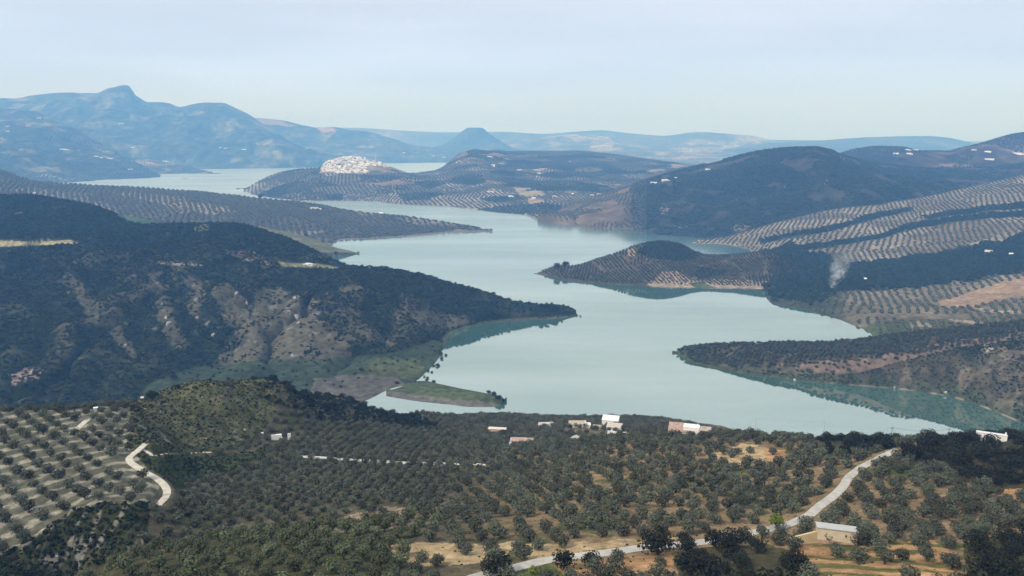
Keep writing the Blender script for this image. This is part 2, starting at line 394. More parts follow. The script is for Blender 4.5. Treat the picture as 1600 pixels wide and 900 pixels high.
l = loft([[(1050, None, 9800, -14), (1120, None, 9800, 8), (1850, None, 9800, 10)],
          [(1050, None, 12500, -12), (1120, 234, 12500), (1170, 226, 12500), (1240, 222, 12500), (1290, 219, 12500), (1370, 214.5, 12500), (1450, 212.5, 12500), (1480, 215, 12500), (1510, 221, 12500), (1560, 230, 12500), (1850, 250, 12500)]],
         1050, 1850, 300, 40, (1200, -15), 60, 900, 4, ridge_keep=.15)
finish_layer('far_ridge', l, col_far(C(.09, .10, .06), C(.3, .27, .2), .25, 500, 9), M_FAR)
l = loft([[(560, None, 11500, 0), (960, None, 11500, 0)],
          [(560, 246, 12000), (660, 240, 12000), (735, 222, 12000), (760, 222, 12000), (820, 240, 12000), (960, 246, 12000)],
          [(560, 242, 12400), (620, 239, 12400), (660, 233, 12400), (690, 226, 12400), (708, 216.5, 12400), (722, 205, 12400), (733, 199.5, 12400), (752, 199.5, 12400), (765, 209, 12400), (785, 222, 12400), (800, 230, 12400), (830, 236, 12400), (960, 243, 12400)]],
         560, 960, 300, 40, (700, -15), 50, 500, 6, ridge_keep=.1)
finish_layer('cone_hill', l, col_far(C(.065, .075, .045), C(.2, .18, .12), .15, 250, 11), M_FAR)
l = loft([[(250, None, 9400, 0), (560, 255.5), (620, 254.8), (690, 254.6), (760, None, 9500, 0), (900, None, 9500, 0)],
          [(250, 240, 10600), (450, 222, 10600), (540, 228, 10600), (600, 232, 10500), (615, 224, 10500), (632, 233, 10500), (700, 243, 10500), (900, 250, 10500)],
          [(250, 220, 11200), (330, 205, 11200), (400, 184, 11200), (440, 188, 11200), (480, 197, 11200), (500, 200, 11200), (520, 198.5, 11200), (545, 203, 11200), (575, 206, 11200), (600, 213, 11200), (620, 219, 11200), (640, 226, 11200), (665, 229, 11200), (700, 235, 11200), (730, 239, 11200), (760, 242, 11200), (900, 252, 11200)]],
         250, 900, 420, 50, (250, -15), 70, 700, 8, ridge_keep=.15)
def cf(lay, X, Y, Z, PX, PY):
    c = col_far(C(.075, .085, .05), C(.25, .23, .16), .34, 150, 13)(lay, X, Y, Z, PX, PY)
    c = patch(c, PX, PY, [(400, 184), (440, 190), (470, 197), (440, 197), (402, 192)], C(.36, .26, .2), 4)
    return patch(c, PX, PY, [(490, 199), (520, 200), (525, 206), (505, 207)], C(.4, .26, .2), 4)
L_B = finish_layer('lake_head_hills', l, cf, M_FAR)
l = loft([[(-250, None, 7600, 0), (200, None, 7800, 0), (345, 264), (400, 263), (460, 262.5), (520, None, 8000, 0), (640, None, 8300, 0)],
          [(-250, 200, 9000), (0, 195, 9000), (100, 192, 9100), (200, 205, 9100), (300, 208, 9000), (400, 222, 8800), (460, 240, 8500), (520, 250, 8500), (640, 256, 8700)],
          [(-250, 165, 10500), (-40, 152, 10500), (0, 153, 10500), (20, 154, 10500), (50, 149, 10500), (100, 144.5, 10500), (150, 147, 10500), (160, 144, 10500), (168, 140.5, 10500), (178, 138, 10500), (190, 137.5, 10500), (201, 139.5, 10500), (208, 147.5, 10500), (213, 155, 10500), (230, 160, 10500), (250, 160, 10500), (280, 167, 10500), (300, 164, 10500), (325, 161, 10500), (345, 161, 10500), (370, 170, 10500), (393, 181, 10400), (400, 186, 10300), (420, 200, 10000), (450, 218, 9700), (500, 238, 9400), (560, 248, 9200), (640, 255, 9200)]],
         -250, 545, 600, 80, (1200, -15), 260, 900, 10, ridge_keep=.08)
L_M = finish_layer('left_mountains', l, col_far(C(.060, .075, .045), C(.24, .235, .165), .36, 150, 15), M_FAR)
l = loft([[(-250, None, 6500, 0), (150, None, 6600, 0), (250, 272.6), (300, 272.4), (353, 271.8)],
          [(-250, 235, 7600), (100, 240, 7600), (200, 258, 7300), (260, 264, 7100), (320, 270, 6850), (353, 271.7)],
          [(-250, 205, 8500), (50, 215, 8400), (120, 226, 8300), (200, 245, 7900), (250, 252, 7600), (290, 260, 7250), (330, 268, 6900), (353, 271.6)]],
         -250, 356, 300, 40, (400, -15), 40, 420, 12)
def cf2(lay, X, Y, Z, PX, PY):
    c = col_far(C(.06, .07, .045), C(.30, .28, .20), .40, 120, 17)(lay, X, Y, Z, PX, PY)
    return patch(c, PX, PY, [(185, 250), (215, 251), (262, 257), (300, 262), (290, 264), (240, 261), (205, 257)], C(.38, .29, .2), 4)
L_F2 = finish_layer('far_headland', l, cf2, M_FAR)
l = loft([[(-250, None, 5000, 0), (60, None, 5300, 0), (165, 281.5), (210, 279.5), (240, 278.3), (258, 277.6)],
          [(-250, 230, 6400), (0, 228, 6400), (80, 240, 6300), (150, 262, 6100), (210, 273, 6100), (258, 277.5)],
          [(-250, 175, 8200), (0, 170, 8200), (40, 172, 8000), (100, 195, 7600), (140, 215, 7300), (170, 232, 7000), (210, 252, 6700), (240, 268, 6350), (258, 277.4)]],
         -250, 260, 300, 60, (400, -15), 110, 480, 14, ridge_keep=.2)
L_F1 = finish_layer('far_headland', l, col_far(C(.055, .065, .042), C(.30, .28, .20), .40, 120, 19), M_FAR)
L_F1 = l

# ---- village peninsula and the hills to its right
l = loft([[(378, 300.3), (400, 305), (440, 311), (480, 314), (540, 314), (580, 315), (620, 319), (660, 321), (700, 322.5), (740, 327), (780, 332), (820, 335.5), (850, 345), (900, 352), (960, 357), (1300, None, 2700, 5)],
          [(378, 300.2), (400, 294, 4430), (450, 281, 4400), (500, 270, 4500), (560, 271, 4480), (600, 270.5, 4480), (640, 277, 4450), (700, 285, 4300), (750, 285, 4250), (800, 288, 4200), (850, 296, 4000), (900, 297, 4000), (1000, 300, 3900), (1100, 305, 3900), (1300, 310, 4000)],
          [(378, 300.1), (400, 286, 4600), (430, 272, 4750), (470, 264, 4850), (500, 262, 4850), (507, 256, 4820), (520, 251, 4800), (540, 246.5, 4800), (560, 246, 4800), (580, 252, 4800), (600, 256, 4800), (616, 262, 4850), (640, 270, 4950), (655, 271, 5100), (675, 268, 5300), (690, 262, 5500), (705, 250, 5700), (722, 238, 5900), (740, 233, 6000), (760, 234.5, 6000), (780, 235, 6000), (800, 237, 6100), (850, 236, 6300), (900, 236, 6300), (950, 240, 6200), (1000, 247, 6000), (1050, 254, 5800), (1080, 259, 5500), (1150, 262, 5200), (1300, 268, 5000)]],
         376, 1300, 620, 90, (500, -15), 26, 300, 20, ridge_keep=.12)
VP = [([(800, 290), (832, 290), (855, 305), (820, 308), (806, 300)], C(.36, .31, .22)), ([(824, 309), (850, 311), (850, 325), (826, 328)], C(.38, .3, .2)), ([(830, 266), (858, 254), (862, 262), (840, 268)], C(.44, .33, .23)),
      ([(876, 257), (892, 250), (890, 258)], C(.45, .36, .25)), ([(872, 285), (905, 285), (905, 302), (885, 303)], C(.22, .2, .13)), ([(990, 273), (1050, 256), (1080, 259), (1020, 270)], C(.34, .29, .2)),
      ([(560, 278), (620, 281), (650, 287), (600, 290), (560, 287)], C(.24, .18, .12)), ([(600, 256), (618, 261), (645, 271), (600, 269), (580, 262)], C(.30, .25, .2)), ([(718, 240), (735, 233), (765, 234), (790, 243), (770, 250), (730, 248)], C(.25, .2, .15))]
def cv(lay, X, Y, Z, PX, PY):
    c = fill(X.shape, C(.16, .145, .12))
    h1, h2, e = parcels(X, Y, 170, 31)
    c = lerp(c, C(.42, .36, .29), sstep(.35, .8, h2) * .85); c = lerp(c, SCRUB * 1.3, (h1 > .68) * .8)
    for i, (p, cc) in enumerate(VP): c = patch(c, PX, PY, p, cc, 2.0, .15, 1, 60 + i)
    return np.clip(c * (1 + .25 * fbm(X / 60, Y / 60, 33))[..., None], .01, .8)
L_V = finish_layer('village_hills', l, cv, M_FAR)

# ---- right-hand far ridge with houses, dark right hill
l = loft([[(1200, None, 3900, 100), (1850, None, 3900, 100)],
          [(1200, 280, 4700), (1280, 250, 4700), (1310, 240, 4750), (1340, 232, 4800), (1370, 228.5, 4800), (1410, 230, 4700), (1440, 236, 4600), (1480, 236, 4600), (1500, 231.5, 4600), (1540, 222, 4700), (1570, 212.5, 4800), (1600, 207, 4900), (1700, 198, 5000), (1850, 190, 5000)]],
         1200, 1850, 300, 70, (500, -15), 35, 330, 22, ridge_keep=.12)
L_R = finish_layer('right_ridge', l, col_far(C(.075, .062, .048), C(.27, .19, .15), .4, 190, 37), M_FAR)
l = loft([[(843, 346), (900, 353), (960, 360.5), (1050, 368), (1120, 373), (1180, 378), (1300, None, 2350, 0), (1850, None, 2500, 60)],
          [(843, 345.9), (870, 339, 2880), (900, 337, 2850), (1000, 327, 2800), (1100, 312, 2850), (1200, 298, 2850), (1300, 300, 2800), (1600, 310, 3000), (1850, 310, 3000)],
          [(843, 345.8), (870, 330, 3150), (920, 311, 3300), (980, 291, 3400), (1040, 271, 3450), (1100, 257, 3500), (1140, 246.5, 3500), (1180, 236.5, 3450), (1230, 231, 3400), (1270, 230, 3400), (1300, 234.5, 3450), (1325, 244, 3600), (1400, 258, 3800), (1500, 262, 3900), (1600, 255, 3900), (1850, 250, 4000)]],
         840, 1850, 560, 90, (300, -15), 34, 260, 24, 22, 150, ridge_keep=.15)
def cr(lay, X, Y, Z, PX, PY):
    c = fill(X.shape, C(.034, .042, .034))  # dark base colour includes the cloud shade lying over this hill
    c = lerp(c, C(.12, .10, .075), sstep(.1, .6, fbm(X / 120, Y / 120, 41)) * .6)
    c = lerp(c, C(.22, .17, .12), (PX < 1010) * sstep(1060, 960, PX) * .8)
    for i, p in enumerate([[(1030, 325), (1050, 318), (1045, 332), (1034, 336)], [(1140, 355), (1160, 349), (1172, 354), (1158, 362), (1142, 360)], [(1055, 353), (1075, 352), (1072, 356), (1058, 357)], [(1295, 236), (1303, 238), (1330, 253), (1322, 252)], [(1288, 282), (1296, 280), (1290, 290)], [(1225, 288), (1229, 286), (1226, 295)]]):
        c = patch(c, PX, PY, p, C(.32, .27, .21), 3, .2, .8, 90 + i)
    return np.clip(c * (1 + .4 * fbm(X / 40, Y / 40, 43))[..., None], .01, .8)
L_D = finish_layer('dark_hill', l, cr, M_FAR)

# ---- grove slope on the right (terraced olives, forest band, flats)
l = loft([[(1072, 384.8), (1085, 390), (1130, 402), (1170, None, 1900, 0), (1210, 477), (1240, 480), (1280, 491), (1300, 496), (1330, 506), (1352, 516), (1360, 521), (1366, None, 1190, 0), (1400, None, 1110, 1), (1600, None, 1060, 3), (1850, None, 1000, 5)],
          [(1072, 384.5, 2260), (1130, 396, 2090), (1170, 410, 1980), (1210, 452, 1560), (1230, 455, 1500), (1300, 456, 1470), (1400, 468, 1400), (1500, 478, 1330), (1600, 478, 1300), (1850, 470, 1300)],
          [(1072, 384.2, 2265), (1130, 388, 2200), (1170, 390, 2150), (1230, 412, 1800), (1300, 410, 1830), (1400, 405, 1840), (1500, 392, 1840), (1600, 376, 1840), (1850, 350, 1850)],
          [(1072, 384, 2270), (1085, 381, 2290), (1120, 375, 2350), (1170, 362, 2400), (1230, 345, 2450), (1300, 327, 2550), (1380, 319, 2650), (1450, 307, 2750), (1520, 291, 2900), (1600, 273, 3000), (1850, 230, 3200)]],
         1070, 1850, 520, 75, (300, -15), 12, 160, 26, ridge_keep=.3)
G7 = {'forest': [(1225, 400), (1260, 425), (1330, 415), (1400, 405), (1480, 393), (1570, 375), (1620, 355), (1660, 400), (1600, 425), (1500, 440), (1400, 452), (1330, 452), (1260, 455), (1225, 450)],
      'tan': [(1465, 470), (1500, 462), (1560, 443), (1700, 405), (1700, 440), (1600, 462), (1520, 478), (1470, 482)],
      'flat': [(1350, 515), (1420, 495), (1500, 500), (1600, 488), (1700, 490), (1700, 540), (1400, 540)],
      'band1': [(1185, 375), (1300, 353), (1375, 333), (1425, 325), (1425, 330), (1375, 341), (1300, 361), (1190, 381)],
      'band2': [(1215, 388), (1300, 378), (1375, 367), (1412, 352), (1510, 337), (1700, 322), (1700, 331), (1510, 345), (1415, 361), (1375, 374), (1300, 386), (1220, 396)],
      'band3': [(1440, 338), (1525, 324), (1700, 305), (1700, 315), (1525, 333), (1450, 343)], 'green': [(1340, 520), (1370, 500), (1420, 505), (1410, 520), (1360, 530)]}
def cg(lay, X, Y, Z, PX, PY):
    c = fill(X.shape, C(.265, .225, .165))
    h1, h2, e = parcels(X, Y, 130, 51)
    c = lerp(c, C(.45, .38, .29), h2 * .8); c = lerp(c, C(.2, .16, .11), (h1 > .7) * .7)
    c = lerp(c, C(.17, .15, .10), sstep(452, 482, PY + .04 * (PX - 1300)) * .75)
    c = patch(c, PX, PY, G7['forest'], SCRUB * .9, 14, .035, .95)
    jx = 25 * fbm(PX * .03, PY * .06, 24); c = lerp(c, C(.06, .085, .05), sstep(1345, 1285, PX + jx) * (PY > 395) * .9)
    c = lerp(c, C(.075, .085, .055), sstep(1340, 1280, PX) * (PY > 452) * .9)
    c = patch(c, PX, PY, G7['tan'], C(.42, .30, .20), 2)
    c = patch(c, PX, PY, G7['flat'], C(.13, .125, .07), 5)
    c = patch(c, PX, PY, G7['green'], MEADOW, 5)
    c = patch(c, PX, PY, G7['band1'], SCRUB * 1.5, 4, .035, .85); c = patch(c, PX, PY, G7['band2'], SCRUB * 1.5, 4, .035, .85); c = patch(c, PX, PY, G7['band3'], SCRUB * 1.5, 4, .035, .85)
    for i, p in enumerate([[(1420, 504), (1438, 500), (1460, 510), (1425, 512)], [(1478, 498), (1540, 503), (1580, 509), (1500, 505)], [(1520, 482), (1600, 486), (1640, 492), (1540, 488)]]):
        c = patch(c, PX, PY, p, C(.45, .37, .28), 2, .1, .9, 110 + i)
    return np.clip(c * (1 + .25 * fbm(X / 25, Y / 25, 53))[..., None], .01, .8)
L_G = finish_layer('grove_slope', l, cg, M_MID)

# ---- middle peninsula
l = loft([[(836, 428), (850, 431), (870, 436), (920, 443), (1000, 447), (1100, 449.5), (1200, 452), (1250, 457), (1300, 466), (1450, None, 1480, 0)],
          [(836, 427.6, 1785), (870, 428, 1745), (920, 428, 1725), (1000, 425, 1700), (1040, 420, 1700), (1100, 428, 1680), (1200, 428, 1670), (1250, 444, 1600), (1300, 456, 1560), (1450, 468, 1490)],
          [(836, 427.2, 1792), (850, 423, 1795), (865, 418, 1795), (900, 415, 1795), (935, 405, 1800), (965, 395, 1810), (1000, 382, 1825), (1030, 377.5, 1830), (1060, 381, 1830), (1085, 393.5, 1810), (1110, 399, 1790), (1150, 398, 1785), (1200, 394, 1775), (1220, 400, 1755), (1250, 420, 1700), (1290, 440, 1630), (1450, 460, 1530)]],
         834, 1450, 420, 60, (90, -15), 5, 60, 28, ridge_keep=.2)
def cp(lay, X, Y, Z, PX, PY):
    c = fill(X.shape, C(.13, .11, .075))
    c = patch(c, PX, PY, [(995, 395), (1010, 380), (1040, 376), (1070, 385), (1095, 402), (1060, 408), (1020, 402)], SCRUB, 4)
    c = patch(c, PX, PY, [(1035, 424), (1060, 424), (1080, 438), (1130, 436), (1220, 440), (1260, 446), (1230, 452), (1030, 449), (1010, 446)], C(.45, .36, .26), 3)
    c = patch(c, PX, PY, [(1075, 443), (1095, 440), (1120, 450), (1090, 451)], MEADOW, 2)
    c = patch(c, PX, PY, [(978, 390), (990, 388), (995, 400), (984, 401)], C(.42, .34, .25), 2)
    c = lerp(c, C(.085, .095, .055), ((PX < 1010) & (lay.Vm < 1.6)) * .8)
    return np.clip(c * (1 + .3 * fbm(X / 18, Y / 18, 57))[..., None], .01, .8)
L_P = finish_layer('peninsula', l, cp, M_MID)

# ---- right front headland
l = loft([[(1057, 551.5), (1065, 556), (1075, 563), (1100, 573), (1150, 582), (1200, 588), (1260, 596), (1320, 601), (1400, 608), (1480, 619), (1530, 634), (1570, 650), (1620, 672), (1850, 740)],
          [(1057, 551.2, 1103), (1075, 551, 1083), (1100, 556, 1066), (1150, 558, 1045), (1220, 558, 1015), (1300, 557, 990), (1400, 552, 962), (1500, 545, 940), (1600, 540, 915), (1850, 532, 870)],
          [(1057, 551.0, 1106), (1066, 547.5, 1098), (1075, 544.5, 1093), (1100, 541, 1090), (1150, 539, 1082), (1200, 537, 1075), (1300, 536, 1062), (1340, 532, 1062), (1400, 524, 1062), (1500, 513, 1052), (1560, 507, 1052), (1600, 503, 1052), (1850, 482, 1050)]],
         1056, 1850, 520, 80, (90, -12), 3, 45, 30, 3, 45, ridge_keep=.25)
G9 = {'grove': [(1050, 530), (1700, 480), (1700, 512), (1560, 520), (1480, 532), (1420, 546), (1350, 562), (1300, 571), (1150, 570), (1060, 562)],
      'red': [(1130, 568), (1200, 570), (1290, 564), (1350, 560), (1420, 545), (1500, 530), (1580, 522), (1580, 532), (1500, 542), (1420, 560), (1370, 576), (1320, 584), (1200, 584), (1120, 574)]}
def ch(lay, X, Y, Z, PX, PY):
    c = fill(X.shape, C(.10, .092, .062))
    n = fbm(X / 14, Y / 14, 61, 5)
    c = lerp(c, C(.19, .165, .125), sstep(.0, .5, n)); c = lerp(c, SCRUB, sstep(.0, .5, -n))
    c = patch(c, PX, PY, G9['grove'], C(.11, .095, .065), 3)
    c = patch(c, PX, PY, G9['red'], C(.25, .185, .145), 4, .1, .9)
    c = lerp(c, C(.075, .095, .055), sstep(16, 5, Z + 6 * n) * .8)
    c = lerp(c, C(.36, .29, .24), ((Z < 1.2) & (PX > 1250)) * sstep(-.2, .3, n) * .8)
    c = patch(c, PX, PY, [(1535, 538), (1548, 534), (1552, 545), (1540, 550)], C(.5, .45, .33), 3)
    return np.clip(c * (1 + .3 * fbm(X / 6, Y / 6, 63))[..., None], .01, .8)
L_H = finish_layer('headland', l, ch, M_MID)

# ---- left middle peninsula of groves, green meadow spit
l = loft([[(-250, None, 2300, 55), (0, None, 2250, 45), (200, None, 2200, 28), (400, None, 2250, 8), (480, None, 2350, 3), (515, 382), (530, 375.5), (580, 373), (650, 369), (690, 366), (740, 364), (769, 362)],
          [(-250, 275, 3000), (0, 285, 2900), (100, 300, 2850), (200, 310, 2800), (300, 320, 2750), (400, 333, 2700), (500, 345, 2650), (560, 350, 2680), (640, 354, 2670), (700, 358, 2660), (769, 361.9)],
          [(-250, 255, 3700), (-20, 262, 3600), (0, 265, 3550), (30, 276, 3450), (60, 284, 3350), (120, 288, 3300), (200, 292, 3250), (300, 299, 3200), (400, 309, 3130), (450, 314.5, 3090), (500, 321, 3020), (560, 331, 2880), (640, 340, 2760), (700, 349, 2700), (750, 357, 2640), (769, 361.8)]],
         -250, 770, 620, 70, (200, -15), 8, 180, 34, ridge_keep=.3)
def cl(lay, X, Y, Z, PX, PY):
    c = fill(X.shape, C(.125, .115, .10))
    h1, h2, e = parcels(X, Y, 190, 71)
    c = lerp(c, C(.30, .265, .235), sstep(.55, .8, h2) * .8)
    c = patch(c, PX, PY, [(175, 300), (240, 302), (270, 312), (350, 325), (365, 335), (330, 335), (250, 318), (190, 308)], C(.40, .33, .25), 4, .05, .8)
    c = patch(c, PX, PY, [(190, 335), (215, 340), (245, 346), (235, 352), (200, 345)], C(.09, .15, .07), 2)
    c = lerp(c, SCRUB * 1.2, ((PX > 560) & (PY > 352)) * .6)
    c = lerp(c, C(.28, .25, .2), (Z < 1.5) * .7)
    return np.clip(c * (1 + .25 * fbm(X / 30, Y / 30, 73))[..., None], .01, .8)
L_L = finish_layer('grove_peninsula', l, cl, M_MID)
l = loft([[(300, None, 1800, 0), (440, None, 1900, 0), (480, 409), (500, 404.5), (530, 400), (562, 396.3)],
          [(300, 375, 2150), (440, 380, 2100), (480, 390, 2050), (500, 395, 2010), (530, 395, 2040), (562, 396.2)],
          [(300, 345, 2420), (400, 353, 2380), (440, 360, 2330), (470, 367, 2280), (500, 377, 2230), (520, 385, 2160), (540, 390.5, 2110), (562, 396.1)]],
         300, 563, 180, 30, (60, -12), 1.5, 60, 36)
finish_layer('meadow_spit', l, lambda lay, X, Y, Z, PX, PY: np.clip(lerp(fill(X.shape, C(.15, .165, .075)), C(.22, .2, .13), sstep(-.2, .5, fbm(X / 40, Y / 40, 5))) * (1 + .2 * fbm(X / 12, Y / 12, 6))[..., None], .01, .8), M_MID)

# ---- big left hill
l = loft([[(-250, None, 840, 12), (0, None, 850, 8), (200, None, 890, 3), (400, None, 880, 1), (560, None, 890, .6), (615, 606), (640, 600), (655, 592), (668, 580), (685, 560), (697, 535), (705, 521), (735, 511), (760, 506), (800, 502), (840, 499.5), (880, 496.8), (902, 493)],
          [(-250, 620, 870), (0, 618, 870), (150, 600, 915), (250, 582, 965), (330, 570, 1008), (400, 567, 1020), (480, 568, 1020), (540, 565, 1030), (600, 556, 1060), (640, 547, 1110), (680, 531, 1175), (700, 518, 1228), (735, 508, 1268), (760, 502, 1300), (840, 496.5, 1335), (902, 492.95)],
          [(-250, 470, 1150), (0, 470, 1150), (200, 457, 1220), (300, 456, 1250), (400, 461, 1250), (480, 470, 1230), (600, 490, 1200), (700, 482, 1280), (760, 486, 1310), (840, 491, 1338), (902, 492.9)],
          [(-250, 375, 1450), (0, 379, 1450), (120, 381, 1450), (200, 386, 1440), (300, 387, 1425), (400, 397, 1410), (480, 414, 1380), (560, 430, 1330), (640, 442, 1330), (740, 462, 1335), (840, 484, 1341), (902, 492.85)],
          [(-250, 290, 2000), (-30, 300, 1900), (0, 305, 1850), (40, 304, 1850), (90, 311, 1800), (130, 318, 1780), (180, 334, 1720), (192, 343, 1690), (220, 351, 1650), (260, 350, 1650), (310, 350, 1620), (350, 348, 1600), (380, 351, 1600), (420, 364, 1560), (450, 373, 1530), (480, 388, 1490), (520, 407, 1430), (550, 417, 1400), (600, 419, 1385), (640, 426, 1375), (680, 437, 1365), (740, 453, 1355), (800, 469, 1346), (840, 478, 1345), (870, 483.5, 1348), (888, 488, 1350), (902, 492.8)]],
         -250, 905, 760, 62, (160, -14), 12, 80, 38, 16, 58, ridge_keep=.22)
G11 = {'spur': [[(395, 470), (420, 445), (455, 460), (470, 468), (500, 495), (545, 545), (560, 570), (330, 572), (345, 555), (380, 540), (390, 500)], [(230, 425), (250, 425), (258, 455), (275, 500), (290, 540), (262, 540), (248, 500), (235, 460)],
                [(170, 498), (185, 496), (200, 530), (213, 555), (205, 563), (190, 540), (170, 520)], [(100, 425), (115, 425), (150, 475), (150, 495), (130, 495)], [(290, 420), (315, 440), (320, 500), (300, 500)], [(270, 418), (282, 420), (278, 440), (268, 438)],
                [(330, 455), (350, 440), (395, 470), (390, 520), (350, 500)], [(640, 480), (690, 495), (740, 503), (700, 512), (650, 505)], [(550, 440), (562, 445), (558, 456), (545, 452)], [(600, 545), (560, 520), (575, 515), (620, 540)]],
       'flat': [(300, 575), (400, 563), (600, 554), (680, 530), (720, 560), (650, 620), (500, 640), (200, 640), (230, 600)]}
def c11(lay, X, Y, Z, PX, PY):
    n = fbm(X / 35, Y / 35, 81, 5)
    c = lerp(fill(X.shape, C(.030, .044, .028)), C(.075, .085, .05), sstep(.2, .7, n))  # cloud shade on the left hill is put into this darker ground colour
    c = lerp(c, C(.22, .19, .14), sstep(.15, .6, lay.g + .5 * n) * sstep(1.9, 2.3, lay.Vm) * sstep(3.9, 3.2, lay.Vm) * (PX > 60) * .35)
    for i, p in enumerate(G11['spur']):
        c = patch(c, PX, PY, p, C(.165, .15, .108), 16, .05, .65, 130 + i)
    rk = sstep(.35, .55, fbm(X / 12, Y / 12, 83, 4)) * inpoly(PX, PY, [(220, 420), (480, 440), (540, 560), (330, 560), (220, 520)])
    c = lerp(c, C(.36, .335, .29), rk * .6)
    c = lerp(c, C(.14, .15, .08), ((PX > 640) & (PY > 470)) * sstep(.9, .6, (lay.Vm - 1)) * .7)
    fl = inpoly(PX + 6 * n, PY + 3 * n, G11['flat'])
    c = lerp(c, C(.062, .088, .054), fl * .9)
    c = patch(c, PX, PY, [(560, 578), (590, 560), (650, 562), (665, 580), (640, 590), (580, 590)], C(.105, .125, .062), 6)
    c = patch(c, PX, PY, [(490, 592), (560, 583), (620, 590), (640, 605), (600, 625), (480, 640)], MUD, 5)
    c = patch(c, PX, PY, [(-60, 378), (0, 376), (60, 378), (108, 375), (124, 380), (110, 382), (30, 384), (-60, 390)], C(.40, .36, .20), 1.5)
    c = patch(c, PX, PY, [(430, 408), (465, 412), (500, 412), (530, 418), (520, 420), (440, 416)], C(.24, .24, .13), 2)
    c = patch(c, PX, PY, [(300, 357), (318, 350), (330, 353), (325, 360), (306, 361)], C(.16, .18, .07), 2)
    c = patch(c, PX, PY, [(185, 338), (190, 337), (203, 347), (199, 350)], C(.4, .33, .27), 1)
    c = patch(c, PX, PY, [(243, 409), (300, 411), (328, 417), (300, 415), (245, 413)], C(.36, .31, .24), 1.2)
    c = patch(c, PX, PY, [(350, 390), (400, 393), (425, 415), (400, 410), (352, 396)], C(.24, .19, .15), 4)
    c = patch(c, PX, PY, [(15, 585), (40, 573), (65, 578), (62, 590), (38, 597), (20, 602)], C(.34, .26, .22), 4)
    return np.clip(c * (1 + .3 * fbm(X / 9, Y / 9, 87))[..., None], .012, .8)
L_BIG = finish_layer('left_hill', l, c11, M_MID)

# ---- low grassy spit in the bay
l = loft([[(598, 618), (620, 622), (660, 628), (700, 632), (740, 636), (765, 636), (782, 633), (791, 627)],
          [(598, None, 935, 1.0), (640, 612, 922), (700, 617, 905), (760, 625, 885), (780, 627, 880), (791, 626.5, 878)],
          [(598, 613), (622, 606), (640, 598.5), (660, 595), (690, 600.5), (720, 607), (760, 614.5), (783, 620), (791, 626)]],
         597, 791.5, 160, 24, (25, -10), .6, 12, 44, skirt=6)
def cs(lay, X, Y, Z, PX, PY):
    c = fill(X.shape, C(.10, .13, .065))
    c = lerp(c, MUD * 1.15, sstep(614, 618, PY - (PX - 640) * .11 + 3 * fbm(X / 20, Y / 20, 8)))
    return np.clip(c * (1 + .25 * fbm(X / 5, Y / 5, 9))[..., None], .01, .8)
L_S = finish_layer('grass_spit', l, cs, M_MID)

